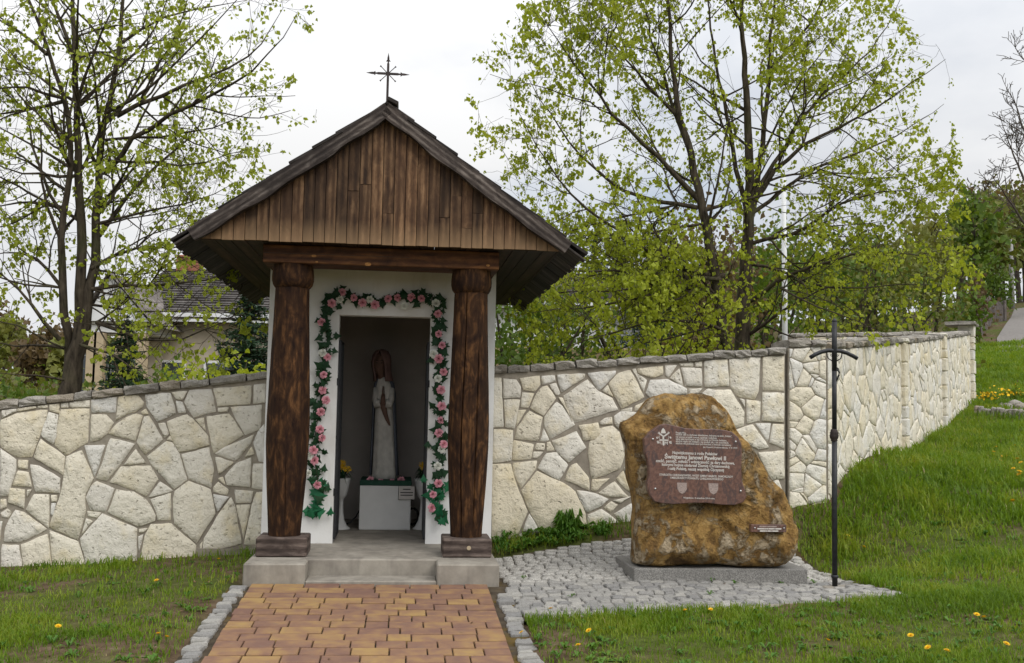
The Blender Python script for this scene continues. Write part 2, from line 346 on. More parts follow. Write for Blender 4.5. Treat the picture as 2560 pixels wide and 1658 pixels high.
def leafmat(name, cols, trans=0.45, sc=2.5, rough=0.55):
    m = Mat(name, rough, 0.25); v = m.coord(rand=False); a = m.noise(v, sc, 3); b = m.noise(v, 45, 2)
    f = m.math('ADD', m.math('MULTIPLY', a, 0.55), m.math('MULTIPLY', b, 0.45))
    c = m.ramp(f, [(0.33, cols[0]), (0.5, cols[1]), (0.67, cols[2])])
    m.col(c)
    t = m.n('ShaderNodeBsdfTranslucent'); m.put(t.inputs['Color'], m.mix(1.0, c, (1.25, 1.2, 0.7), 'MULTIPLY'))
    x = m.n('ShaderNodeMixShader'); x.inputs[0].default_value = trans
    m.nt.links.new(m.b.outputs[0], x.inputs[1]); m.nt.links.new(t.outputs[0], x.inputs[2])
    m.nt.links.new(x.outputs[0], m.nt.nodes['Material Output'].inputs['Surface']); M[name] = m.m
leafmat('lime_leaf', ((0.17, 0.22, 0.015), (0.32, 0.38, 0.03), (0.47, 0.51, 0.07)), 0.45)
leafmat('lime_leaf_pale', ((0.17, 0.22, 0.02), (0.31, 0.37, 0.04), (0.45, 0.50, 0.085)), 0.45)
leafmat('shrub_leaf', ((0.045, 0.085, 0.013), (0.09, 0.15, 0.018), (0.16, 0.22, 0.03)), 0.35)
leafmat('conifer_needle', ((0.012, 0.032, 0.016), (0.022, 0.052, 0.024), (0.04, 0.08, 0.034)), 0.1)
leafmat('wood_leaf', ((0.075, 0.10, 0.02), (0.15, 0.165, 0.032), (0.24, 0.225, 0.06)), 0.25, 0.12)
leafmat('russet_leaf', ((0.075, 0.055, 0.03), (0.13, 0.09, 0.045), (0.19, 0.135, 0.06)), 0.3, 0.3)
leafmat('ivy', ((0.010, 0.035, 0.014), (0.018, 0.060, 0.024), (0.03, 0.09, 0.035)), 0.15, 3)
leafmat('ivy_bright', ((0.012, 0.10, 0.045), (0.02, 0.15, 0.065), (0.03, 0.20, 0.085)), 0.2, 3)
leafmat('grass', ((0.070, 0.135, 0.012), (0.15, 0.25, 0.017), (0.31, 0.34, 0.05)), 0.45, 1.8)
leafmat('straw', ((0.20, 0.15, 0.07), (0.32, 0.25, 0.12), (0.45, 0.37, 0.2)), 0.2, 3)
leafmat('litter', ((0.07, 0.04, 0.02), (0.14, 0.08, 0.04), (0.24, 0.16, 0.09)), 0.1, 6)
leafmat('weed', ((0.05, 0.12, 0.018), (0.085, 0.19, 0.028), (0.14, 0.26, 0.04)), 0.3, 2)
def ground():
    m = Mat('lawn_soil', 0.97, 0.05); v = m.coord(rand=False); a = m.noise(v, 0.9, 6, 0.6); b = m.noise(v, 9, 6, 0.65); d = m.noise(v, 60, 3)
    soil = m.ramp(b, [(0.3, (0.060, 0.042, 0.025)), (0.55, (0.125, 0.088, 0.055)), (0.75, (0.22, 0.17, 0.12))])
    gr = m.ramp(m.math('ADD', m.math('MULTIPLY', b, 0.6), m.math('MULTIPLY', d, 0.4)), [(0.3, (0.040, 0.060, 0.012)), (0.7, (0.105, 0.135, 0.028))])
    c = m.mix(m.ramp(a, [(0.44, 0.0), (0.60, 0.9)]), soil, gr); m.col(c).bump(m.math('ADD', b, m.math('MULTIPLY', d, 0.4)), 0.8, 0.03); M['ground'] = m.m
    m = Mat('joint_soil', 0.97, 0.05); v = m.coord(rand=False); b = m.noise(v, 12, 5); d = m.noise(v, 3.5, 5)
    c = m.ramp(b, [(0.3, (0.045, 0.036, 0.027)), (0.7, (0.11, 0.088, 0.062))])
    c = m.mix(m.ramp(d, [(0.54, 0.0), (0.66, 0.8)]), c, (0.13, 0.085, 0.02))
    m.col(c).bump(b, 0.6, 0.012); M['joint'] = m.m
ground()
# ================================================================ terrain
CP = [(-.9, 0, -.002), (.9, 0, .0), (0, 0, -.002), (0, -.9, -.055), (0, -1.85, -.108), (-.95, -1.85, -.11), (.95, -1.85, -.108), (0, -5, -.29), (-4, -5, -.36), (5, -5, -.08), (0, -9, -.45),
      (-1.15, 1.5, .0), (-2, 1.5, -.06), (-3.1, 1.5, -.12), (-4.8, 1.5, -.22), (-2.6, -1.8, -.20), (-2.2, 0, -.07), (-4.2, -.2, -.22), (-8, 1.0, -.4),
      (.95, -.84, -.055), (3.4, -.84, .07), (.98, 1.15, .015), (3.5, 1.15, .13), (2.2, .15, .042), (1.0, 1.5, .13), (1.7, 1.5, .24), (2.6, 1.5, .33), (3.6, 1.5, .46),
      (3, -2.2, -.03), (4.6, -.6, .17), (6.2, .4, .40), (0, 2.5, .12), (-1.5, 4.5, .05), (1.5, 4.5, .4)]
CW = [tuple(W(*p)) for p in CP]
CW += [(2.9, 9.37, .47), (4.66, 12.5, .816), (6.75, 16.2, 1.14), (8.47, 19.1, 1.48), (7.6, 13, 1.0), (10, 17, 1.42), (13, 19.5, 1.62), (10, 20.6, 1.63), (9, 9, .75), (16, 12, 1.3),
       (12, 24, 1.95), (13.5, 27, 2.4), (16, 32, 3.15), (22, 45, 5.4), (30, 60, 8.0), (45, 100, 12.0), (10, 30, 2.6), (14, 60, 5.2), (3.2, 11.5, .9), (5.5, 18, 1.5), (0, 14, .6), (-6, 12, .1), (-12, 24, .0), (0, 26, .9), (6, 30, 2.0),
       (-40, 60, 1.0), (-90, 40, 0), (-60, -40, -2), (0, -60, -2.5), (60, -40, 0), (90, 30, 6), (0, 120, 8), (120, 140, 14), (-120, 140, 5)]
CW = np.array(CW)
def _tps(r2): return np.where(r2 > 1e-9, 0.5*r2*np.log(np.maximum(r2, 1e-9)), 0.0)
_n = len(CW); _A = np.zeros((_n+3, _n+3)); _d = ((CW[:, None, :2]-CW[None, :, :2])**2).sum(2)
_A[:_n, :_n] = _tps(_d); _A[:_n, _n] = 1; _A[:_n, _n+1:] = CW[:, :2]; _A[_n:, :_n] = _A[:_n, _n:].T
_A[np.arange(_n), np.arange(_n)] += 0.02
_sol = np.linalg.solve(_A, np.concatenate([CW[:, 2], np.zeros(3)]))
def tz(X, Y):
    X = np.atleast_1d(np.asarray(X, float)); Y = np.atleast_1d(np.asarray(Y, float)); o = np.zeros(len(X))
    for i in range(0, len(X), 20000):
        x = X[i:i+20000]; y = Y[i:i+20000]
        d = (x[:, None]-CW[None, :, 0])**2+(y[:, None]-CW[None, :, 1])**2
        o[i:i+20000] = _tps(d)@_sol[:_n]+_sol[_n]+_sol[_n+1]*x+_sol[_n+2]*y
    return o
def tz1(x, y): return float(tz([x], [y])[0])
def tzl(lx, ly): p = W(lx, ly, 0); return tz1(p[0], p[1])
def grid_axis(near0, near1, step, far0, far1):
    a = list(np.arange(near0, near1+1e-6, step)); s = step; x = near1
    while x < far1: s *= 1.22; x += s; a.append(min(x, far1))
    s = step; x = near0; b = []
    while x > far0: s *= 1.22; x -= s; b.append(max(x, far0))
    return np.array(b[::-1]+a)
gx = grid_axis(-7, 12, 0.16, -1500, 1500); gy = grid_axis(2.5, 22, 0.16, -1500, 2500)
GX, GY = np.meshgrid(gx, gy); cxl = np.clip(GX.ravel(), -115, 118); cyl = np.clip(GY.ravel(), -58, 138)
GZ = tz(cxl, cyl)
# the paved areas lie a little above the lawn sheet
def lawn_sink(X, Y, Z):
    v0 = X-ORG[0]; v1 = Y-ORG[1]; lx = v0*fxv[0]+v1*fxv[1]; ly = v0*dxv[0]+v1*dxv[1]
    ins = ((np.abs(lx) < 0.97) & (ly < 0.3) & (ly > -6)) | ((lx > 0.8) & (lx < 3.55) & (ly > -0.92) & (ly < 1.2)) | ((np.abs(lx) < 0.85) & (ly >= 0) & (ly < 4))
    return np.where(ins, Z-0.055, Z)
bump = np.array([fbm((x*0.9, y*0.9, 3.3), 4) for x, y in zip(GX.ravel(), GY.ravel())])*0.012
near = (np.abs(GX.ravel()) < 12) & (GY.ravel() < 24)
GZ = lawn_sink(GX.ravel(), GY.ravel(), GZ+np.where(near, bump, 0))
nx, ny = len(gx), len(gy)
gv = np.stack([GX.ravel(), GY.ravel(), GZ], 1)
ii = (np.arange(ny-1)[:, None]*nx+np.arange(nx-1)[None, :]).ravel()
gf = np.stack([ii, ii+1, ii+nx+1, ii+nx], 1)
tag(part('lawn_ground', gv, gf, M['ground'], smooth=True), kind='structure')

# ---------------------------------------------------------------- brick path
def sheet(name, x0, x1, y0, y1, dz, m, n=14, z0=None):
    v = []; f = []
    for j in range(n+1):
        for i in range(n+1):
            lx = x0+(x1-x0)*i/n; ly = y0+(y1-y0)*j/n; p = W(lx, ly, 0); v.append((p[0], p[1], tz1(p[0], p[1])+dz))
    for j in range(n):
        for i in range(n): a = j*(n+1)+i; f.append((a, a+1, a+n+2, a+n+1))
    return part(name, v, f, m, smooth=True)
path = sheet('brick_path', -0.99, 0.96, -4.2, 0.02, -0.020, M['joint'], 20); tag(path, kind='structure')
brick_cache = {}
def brickmesh(L, D, H, key, bev=0.0035, jit=0.001):
    if key not in brick_cache: brick_cache[key] = mesh('brick', *boxvf((-L/2, -D/2, -H), (L/2, D/2, 0), bev, jit))
    return brick_cache[key]
rows = 0; ly = -0.004; rb = random.Random(3)
while ly > -3.0:
    D = 0.142; x = -0.835+rb.uniform(-0.012, 0.004); xe = 0.815
    first = True
    while x < xe-0.05:
        L = rb.choice([0.14, 0.175, 0.21, 0.21, 0.245])
        if first: L = rb.choice([0.12, 0.16, 0.20, 0.24]); first = False
        if xe-x-L < 0.09: L = xe-x
        cxm, cym = x+L/2, ly-D/2
        p = W(cxm, cym, 0); z = tz1(p[0], p[1])+rb.uniform(-0.0025, 0.0025)
        me = brickmesh(round(L-0.008, 3), D-0.008, 0.05, (round(L, 3), rb.randrange(3)))
        o = ob('brick', me, M['paver'], path, (p[0], p[1], z), (0.055+rb.uniform(-.008, .008), rb.uniform(-.008, .008), YAW+rb.uniform(-.006, .006))); x += L
    ly -= D+0.0005; rows += 1

# ---------------------------------------------------------------- granite setts
sett_me = []
def settmesh(k):
    r = random.Random(100+k); a, b, h = 0.5, 0.5, 0.07
    pts = []
    n = 8; base = [(-a, -b), (0, -b*1.0), (a, -b), (a*1.0, 0), (a, b), (0, b*1.0), (-a, b), (-a*1.0, 0)]
    base = [(x+r.uniform(-.06, .06), y+r.uniform(-.06, .06)) for x, y in base]
    v = [(x, y, -h) for x, y in base]+[(x, y, -0.010+r.uniform(-.004, .003)) for x, y in base]+[(x*0.86, y*0.86, r.uniform(-.005, .003)) for x, y in base]+[(r.uniform(-.1, .1), r.uniform(-.1, .1), 0.003)]
    f = []
    for i in range(8):
        j = (i+1) % 8; f.append((i, j, j+8, i+8)); f.append((i+8, j+8, j+16, i+16)); f.append((i+16, j+16, 24))
    return mesh('sett', v, f, False)
sett_me = [settmesh(k) for k in range(14)]
def put_sett(parent, lx, ly, sx, sy, rz, dz=0.0, name='sett', rr=rnd):
    p = W(lx, ly, 0); o = ob(name, rr.choice(sett_me), M['sett'], parent, (p[0], p[1], tz1(p[0], p[1])+dz), (rr.uniform(-.05, .05), rr.uniform(-.05, .05), YAW+rz)); o.scale = (sx, sy, 1); return o
rs = random.Random(11)
kl = sheet('path_edging', -1.0, -0.99, -4.2, 0.02, -0.03, M['joint'], 2); tag(kl, kind='structure')
ly = -0.06
while ly > -3.0:
    d = rs.uniform(0.075, 0.115); put_sett(kl, -0.915+rs.uniform(-.012, .012)-0.008*min(1, -ly), ly-d/2, rs.uniform(.078, .105), d-0.008, rs.uniform(-.1, .1), rs.uniform(0.0, .016), rr=rs); ly -= d+0.004
ly = -0.30
while ly > -3.0:
    d = rs.uniform(0.07, 0.10)
    if rs.random() < 0.93: put_sett(kl, 0.905+rs.uniform(-.012, .012), ly-d/2, rs.uniform(.085, .115), d-0.006, rs.uniform(-.15, .15), rs.uniform(-0.008, .010), rr=rs)
    ly -= d+rs.choice([.004, .006, .02])
# cobbled court round the memorial
court = sheet('cobbled_court', 0.86, 3.56, -0.90, 1.2, -0.022, M['joint'], 26); tag(court, kind='structure')
cand = []; ly = -0.83; row = 0; rc = random.Random(5)
while ly < 1.13:
    d = rc.uniform(0.078, 0.092); lx = 0.955+rc.uniform(-0.02, 0.02)+0.012*math.sin(ly*5); xe = 3.50 + 0.03*math.sin(ly*4)
    while lx < xe:
        wd = rc.uniform(0.075, 0.108)
        c = (lx+wd/2, ly+d/2+0.022*math.sin(lx*2.6+row*0.3)+rc.uniform(-.006, .006), wd-0.004, d-0.004, rc.uniform(-.10, .10), rc.uniform(-.008, .006))
        if not (1.92 < c[0] < 3.14 and 0.03 < c[1] < 0.60) and not (abs(c[0]-3.33) < 0.13 and abs(c[1]+0.235) < 0.065): cand.append(c)
        lx += wd
    ly += d; row += 1
cand.sort(key=lambda c: c[1])
for c in cand[:300]: put_sett(court, *c, rr=rc)
mb = MB()
for c in cand[300:]:
    me = rc.choice(sett_me); p = W(c[0], c[1], 0); z = tz1(p[0], p[1])+c[5]; a = YAW+c[4]; ca, sa = math.cos(a), math.sin(a)
    mb.add([(p[0]+v.co.x*c[2]*ca-v.co.y*c[3]*sa, p[1]+v.co.x*c[2]*sa+v.co.y*c[3]*ca, z+v.co.z) for v in me.vertices], [tuple(q.vertices) for q in me.polygons])
if mb.v: tag(mb.build('back_setts', M['sett'], court, smooth=True), kind='stuff')
# kerb strip along the near edge of the court
kb = empty('court_kerb', (0, 0, 0), label='low concrete kerb strip edging the cobbles towards the lawn', cat='kerb')
x = 1.0
while x < 3.4:
    L = 0.78; p = W(x+L/2, -0.885, 0)
    part('kerb_stone', *boxvf((-L/2+.004, -.03, -.1), (L/2-.004, .03, 0.0), .008), M['concrete'], kb, (p[0], p[1], tz1(p[0], p[1])-0.004), r=(0, -0.045, YAW)); x += L
# concrete pad at the staff foot
p = W(3.33, -0.235, 0); tag(part('staff_footing', *boxvf((-.12, -.055, -.06), (.12, .055, 0.004), .012), M['concrete'], None, (p[0], p[1], tz1(p[0], p[1])-0.002), r=(0, -.04, YAW)), 'small flat concrete footing set among the cobbles under the black staff', 'footing')
# ================================================================ stone walls
def power_cells(sites, bounds_poly):
    """cells of a power diagram clipped to a convex polygon; sites (x,y,r)"""
    S = np.array(sites, float); cells = []
    for i in range(len(S)):
        poly = list(bounds_poly); x, y, r = S[i]
        o = np.argsort((S[:, 0]-x)**2+(S[:, 1]-y)**2)
        for j in o[1:40]:
            x2, y2, r2 = S[j]; a, b = 2*(x2-x), 2*(y2-y); c = (x2*x2+y2*y2-r2*r2)-(x*x+y*y-r*r)
            poly = clip(poly, a, b, c)
            if len(poly) < 3: break
        cells.append(poly)
    return cells
def clip(poly, a, b, c):                          # keep a*x+b*y <= c
    out = []
    for k in range(len(poly)):
        p, q = poly[k], poly[(k+1) % len(poly)]; dp = a*p[0]+b*p[1]-c; dq = a*q[0]+b*q[1]-c
        if dp <= 0: out.append(p)
        if (dp < 0 < dq) or (dq < 0 < dp): t = dp/(dp-dq); out.append((p[0]+(q[0]-p[0])*t, p[1]+(q[1]-p[1])*t))
    return out
def area(poly): return 0.5*sum(poly[k][0]*poly[(k+1) % len(poly)][1]-poly[(k+1) % len(poly)][0]*poly[k][1] for k in range(len(poly)))
def minset(poly, g):
    n = len(poly); out = []
    for k in range(n):
        a, b, c = poly[k-1], poly[k], poly[(k+1) % n]; u = (b[0]-a[0], b[1]-a[1]); w_ = (c[0]-b[0], c[1]-b[1]); lu = math.hypot(*u)+1e-9; lw = math.hypot(*w_)+1e-9
        n1 = (-u[1]/lu, u[0]/lu); n2 = (-w_[1]/lw, w_[0]/lw); m = (n1[0]+n2[0], n1[1]+n2[1]); d = max(.35, 1+n1[0]*n2[0]+n1[1]*n2[1]); out.append((b[0]+m[0]/d*g, b[1]+m[1]/d*g))
    return out if area(out) > 0 else []
def inset(poly, g):
    out = list(poly); n = len(poly)
    for k in range(n):
        p, q = poly[k], poly[(k+1) % n]; dx, dy = q[0]-p[0], q[1]-p[1]; L = math.hypot(dx, dy)
        if L < 1e-6: continue
        a, b = dy/L, -dx/L; out = clip(out, a, b, a*p[0]+b*p[1]-g)   # outward normal for ccw
        if len(out) < 3: return []
    return out
def stone(poly, r, thick=0.009):
    """rough flat stone facing -y; poly ccw in (x,z) about its own centre"""
    pts = []; n = len(poly)
    for k in range(n):
        p, q = poly[k], poly[(k+1) % n]; L = math.hypot(q[0]-p[0], q[1]-p[1]); m = max(1, min(5, int(L/0.055)))
        for t in range(m):
            u = t/m
            if t == 0: u = min(0.25, 0.018/max(L, 1e-6))
            j = 0.004 if t else 0.0
            pts.append((p[0]+(q[0]-p[0])*u+r.uniform(-j, j), p[1]+(q[1]-p[1])*u+r.uniform(-j, j)))
            if t == 0: pts.append((p[0]+(q[0]-p[0])*0+(poly[k-1][0]-p[0])*0.0, p[1])) if False else None
    N = len(pts); cx0 = sum(p[0] for p in pts)/N; cy0 = sum(p[1] for p in pts)/N
    ext = max(max(abs(p[0]), abs(p[1])) for p in pts); tl = (r.uniform(-.002, .002)/ext, r.uniform(-.002, .002)/ext); h = thick+r.uniform(-.003, .005)
    def y(px, pz, e): return -(h+e+tl[0]*px+tl[1]*pz)
    v = [(x, 0.03, z) for x, z in pts]
    v += [(x, y(x, z, -0.006+r.uniform(-.002, .002)), z) for x, z in pts]
    s = []
    for x, z in pts:
        d = math.hypot(x-cx0, z-cy0)+1e-6; k = max(0.55, 1-0.004/d); s.append((cx0+(x-cx0)*k, cy0+(z-cy0)*k))
    v += [(x, y(x, z, r.uniform(-.0015, .0015)), z) for x, z in s]
    v += [(cx0+(x-cx0)*.55, y(cx0+(x-cx0)*.55, cy0+(z-cy0)*.55, r.uniform(-.003, .004)), cy0+(z-cy0)*.55) for x, z in s]
    v.append((cx0, y(cx0, cy0, r.uniform(-.003, .004)), cy0)); f = []
    for i in range(N):
        j = (i+1) % N
        for k in range(3): f.append((k*N+i, k*N+j, (k+1)*N+j, (k+1)*N+i))
        f.append((3*N+i, 3*N+j, 4*N))
    me = mesh('stone', v, f, False)
    fl = [q.index % 4 > 1 for q in me.polygons]; me.polygons.foreach_set('use_smooth', fl)
    return me
def wall_panel(parent, sites, poly, seed, gap=0.002, minarea=0.0008, given=None, split=.5):
    """poly ccw convex in panel (x,z); stones are children of parent"""
    r = random.Random(seed); cells = []
    for c in (power_cells(sites, poly) if sites else []):
        A_ = abs(area(c)) if len(c) > 2 else 0
        if A_ > .012 and r.random() < split:         # crazy paving: cut a corner or a strip off with a straight joint
            cx0 = sum(p[0] for p in c)/len(c); cz0 = sum(p[1] for p in c)/len(c); a = r.uniform(0, 6.283); off = r.uniform(.18, .42)*A_**.5; n_ = (math.cos(a), math.sin(a)); k = n_[0]*cx0+n_[1]*cz0+off
            cells += [clip(c, n_[0], n_[1], k), clip(c, -n_[0], -n_[1], -k)]
        else: cells.append(c)
    for c in cells+(given or []):
        if len(c) < 3 or abs(area(c)) < minarea: continue
        c = minset(c, gap*r.uniform(.8, 1.2))
        if len(c) < 3 or abs(area(c)) < minarea*.3: continue
        cc = [c[0]]
        for p in c[1:]:
            if math.hypot(p[0]-cc[-1][0], p[1]-cc[-1][1]) > 0.008: cc.append(p)
        if len(cc) < 3: continue
        # knock the sharp corners off
        k2 = []
        for k in range(len(cc)):
            a, b, d = cc[k-1], cc[k], cc[(k+1) % len(cc)]
            for q in (a, d):
                L = math.hypot(q[0]-b[0], q[1]-b[1]); u = min(.2, r.uniform(.002, .008)/max(L, 1e-6)); k2.append((b[0]+(q[0]-b[0])*u, b[1]+(q[1]-b[1])*u))
        cx0 = sum(p[0] for p in k2)/len(k2); cz0 = sum(p[1] for p in k2)/len(k2)
        me = stone([(p[0]-cx0, p[1]-cz0) for p in k2], r); me.materials.append(M['limestone'])
        o = ob('stone', me, None, parent, (cx0, 0, cz0))
def coping_row(parent, p0, p1, seed, h=0.070, front_out=0.040, depth=0.36, lo=0.14, hi=0.31):
    """row of rough slabs laid from p0 to p1 (panel x,z)"""
    r = random.Random(seed); L = math.hypot(p1[0]-p0[0], p1[1]-p0[1]); a = math.atan2(p1[1]-p0[1], p1[0]-p0[0]); t = 0
    while t < L-0.02:
        s = r.uniform(lo, hi)
        if L-t-s < lo*.6: s = L-t
        hh = h*r.uniform(.82, 1.12); fo = front_out+r.uniform(-.012, .012)
        x0, x1 = -s/2+.006, s/2-.006; v = []; nx_ = 4
        for (yy, zz) in ((-fo+.01, 0), (-fo, hh*.3), (-fo, hh*.75), (-fo+.018, hh), (depth*.35, hh), (depth*.7, hh*.98), (depth, hh*.9), (depth, 0)):
            for i in range(nx_):
                u = i/(nx_-1); e = 0.008 if i in (0, nx_-1) else 0
                v.append((x0+(x1-x0)*u+r.uniform(-.004, .004), yy+e*(1 if yy < 0 else -1)+r.uniform(-.011, .011), zz-(e if zz > 0 else 0)+r.uniform(-.010, .009)*(1 if zz > 0 else .3)))
        f = []
        for k in range(8):
            k2 = (k+1) % 8
            for i in range(nx_-1): f.append((k*nx_+i, k*nx_+i+1, k2*nx_+i+1, k2*nx_+i))
        f.append(tuple(k*nx_ for k in range(7, -1, -1))); f.append(tuple(k*nx_+nx_-1 for k in range(8)))
        u = (t+s/2)/L
        o = part('coping_stone', v, [q[::-1] for q in f], M['coping'], parent, (p0[0]+(p1[0]-p0[0])*u, 0, p0[1]+(p1[1]-p0[1])*u+r.uniform(-.005, .005)), r=(0, -a+r.uniform(-.012, .012), 0)); t += s
def pxsites(lst, ly, sc, ox, oy, ppm=318.0):
    o = []
    for x, y, r in lst:
        lx, z = front(ox+x*sc, oy+y*sc, ly); o.append((lx, z, r*sc/ppm))
    return o
LYW = 1.5
# outlines of the larger stones, in wall-photograph units (joint centre lines)
LEFT = "5,235 85,228 88,262 10,300|85,228 182,222 188,246 88,266|188,222 247,217 245,248 190,246|0,305 88,268 245,250 240,290 205,385 165,497 90,497 40,470 0,440|250,220 305,213 305,275 250,260|247,262 300,278 290,390 272,435 205,385|308,212 350,210 350,245 308,247|352,208 460,200 458,242 352,245|305,250 458,245 450,420 335,490 275,435|460,197 597,185 590,270 462,272|600,182 703,176 735,215 728,240 690,267 650,275 583,314 592,270|462,275 540,275 582,318 550,375 505,410 455,420|690,270 730,282 690,415 545,375 590,325 640,290|735,175 868,165 898,270 800,317 745,240|742,245 760,277 728,280 712,265|868,162 957,155 930,207 895,202|890,205 930,212 950,270 905,273|960,152 1075,146 1102,265 985,297 932,215|1080,143 1280,127 1275,228 1105,238|1288,124 1352,118 1352,218 1285,226|1105,242 1165,238 1160,265 1108,268|1168,238 1335,225 1325,352 1245,385 1195,300|730,287 760,282 832,405 738,485 692,420|800,322 842,316 862,375 838,402|843,408 866,380 882,415|845,312 950,273 985,300 1060,385 1068,435 912,472 868,400|988,300 1040,290 1048,365|1045,285 1165,270 1190,300 1242,382 1085,480 1065,385|1085,478 1140,440 1295,375 1275,428 1200,517 1120,490|1280,435 1297,480 1240,497|1285,420 1310,362 1345,320 1348,522 1315,520 1297,460|1090,492 1120,494 1195,520 1110,587|1140,590 1200,522 1280,492 1275,650 1150,640|1105,600 1135,590 1150,640 1112,612|1080,647 1108,615 1168,660 1155,690 1083,672|1285,525 1348,525 1348,662 1278,655|1190,658 1290,665 1278,728 1198,730|1080,680 1155,692 1167,697 1105,777|1105,787 1175,692 1195,735 1232,935 1028,985 1035,905|1198,735 1277,732 1238,912|1300,670 1348,667 1348,945 1236,940 1278,735|425,432 540,430 480,602|545,430 560,395 690,425 610,537 545,618 485,605 520,520|690,447 747,525 625,537|745,490 845,410 880,417 915,475 955,610 885,660 765,530|918,478 1065,440 1090,560 1075,652 958,607|612,540 765,535 808,607 745,697 680,662 553,622|752,702 812,614 882,662 870,672|335,490 418,455 480,602 435,690 440,770 398,918 248,850 300,700 322,600|490,612 585,652 540,775 460,767 433,700 460,640|590,655 680,667 745,707 795,790 790,820 705,850 545,775|762,707 872,672 870,818 800,817 790,770|885,667 958,612 1072,655 1098,780 1000,935 885,832 878,740|168,497 205,395 335,490 325,590 250,547|90,505 147,508 142,557 90,552|88,560 148,567 165,647 60,640|150,528 200,535 310,600 308,680 178,674|0,445 85,505 85,562 45,692 0,697|50,650 130,657 125,757 40,725|135,658 166,656 137,702|170,680 255,682 250,860 130,762|258,685 294,685 292,722 260,722|260,725 290,725 275,792 256,792|0,705 35,705 38,747 0,767|0,777 38,752 64,775 45,807 8,800|75,758 125,772 245,860 150,910 100,930 18,927 25,850|0,818 16,818 5,930 0,930|440,765 520,774 495,807 445,797|437,802 477,817 413,897|520,777 700,854 695,1060 440,1060 405,907|700,897 732,882 708,977|705,857 757,852 735,877 705,882|765,832 870,827 890,847 1000,940 988,1060 698,1060 735,890|250,862 400,920 440,1060 268,1080|105,937 245,880 268,1080 122,1090|8,935 100,938 122,1090 0,1095|1012,940 1032,917 1022,980"
RIGHT = "80,240 140,240 155,562 75,565|145,245 235,253 265,300 262,374 148,380|150,382 262,380 250,440 225,572 158,564|250,245 385,225 390,290 355,335 275,325 265,280|390,230 480,222 488,268 395,292|268,335 352,340 312,440 258,435|395,300 432,290 492,375 408,492 318,440 358,345|438,285 490,272 520,347 492,364|488,222 680,213 670,247 520,342|530,360 690,250 760,327 850,370 892,450 600,537 560,440|683,210 875,195 870,225 770,327 750,320|780,330 820,282 860,370|822,280 885,210 965,188 990,230 1060,370 905,447 860,360|970,188 1000,180 1010,215 1075,255 1050,342 995,225|1005,183 1175,163 1180,225 1110,248 1015,215|1185,163 1270,158 1210,247 1185,225|1215,247 1280,177 1307,302|1285,175 1425,180 1427,302 1315,297|1275,150 1370,142 1372,176 1284,172|1375,140 1427,135 1427,175 1378,177|1435,133 1590,118 1602,300 1440,305|1090,255 1205,250 1330,312 1330,347 1100,382 1060,342|1335,310 1432,308 1400,347 1340,352|1595,115 1802,108 1792,330 1765,387 1650,367 1605,300|1810,108 1955,102 1955,332 1815,325|1480,320 1610,315 1640,370 1700,462 1695,555 1500,600|1410,352 1460,310 1520,320 1490,400|1660,372 1702,382 1702,442|1705,380 1802,392 1797,522 1710,542|1810,335 1955,340 1950,532 1805,522|240,450 302,446 230,562|315,450 405,495 375,652 220,637 235,560|490,392 530,422 615,547 450,640 408,545 410,495|497,367 532,367 597,532 535,422|408,562 448,642 425,657 380,652|455,647 620,582 685,692 570,792 490,722|625,547 760,527 777,600 740,642 660,652 650,590|765,527 800,500 850,490 852,545 770,547|855,490 900,457 1010,462 900,582 860,542|900,447 980,430 977,462 905,462|990,422 1075,382 1065,440 990,462|772,562 850,547 900,592 930,740 900,832 715,902 690,730 700,652|85,570 215,577 205,777 78,792|210,640 350,667 330,767 205,777|360,660 420,662 415,712 345,707|340,714 412,717 370,762 333,762|425,657 452,650 487,712 425,717|420,727 490,717 570,802 510,907 365,827|205,787 370,772 360,832 260,962 213,860|575,807 620,787 700,882 705,972 540,902|715,892 837,887 745,977 710,967|870,892 920,832 972,982 935,962|755,982 865,902 930,982 962,1012 830,1012|615,962 740,982 830,1022 775,1072 685,1112 640,1032|920,822 950,792 1000,860 990,960|365,837 540,917 615,972 680,1112 690,1240 400,1240 310,1092 260,967|75,797 200,792 250,967 310,1102 230,1280 70,1290|315,1107 395,1240 270,1230|260,1235 400,1245 400,1300 230,1300|790,1077 840,1032 890,1057 840,1112|848,1030 977,1002 900,1052|855,1117 978,1042 1010,1240 910,1174|687,1122 780,1082 900,1177 1010,1250 1010,1300 690,1300|1600,590 1750,537 1860,692 1790,707 1690,662|1760,532 1870,532 1855,642 1840,652|1875,537 1955,540 1955,702 1855,662|1780,722 1955,707 1955,892 1870,902|1870,907 1915,892 1955,1002 1920,1020|1790,760 1870,905 1920,1030 1955,1040 1955,1300 1780,1300"
def outlines(txt, sc, ox, oy):
    out = []
    for q in txt.split('|'):
        p = [front(ox+float(a)*sc, oy+float(b)*sc, LYW) for a, b in (c.split(',') for c in q.split())]
        out.append(p if area(p) > 0 else p[::-1])
    return out
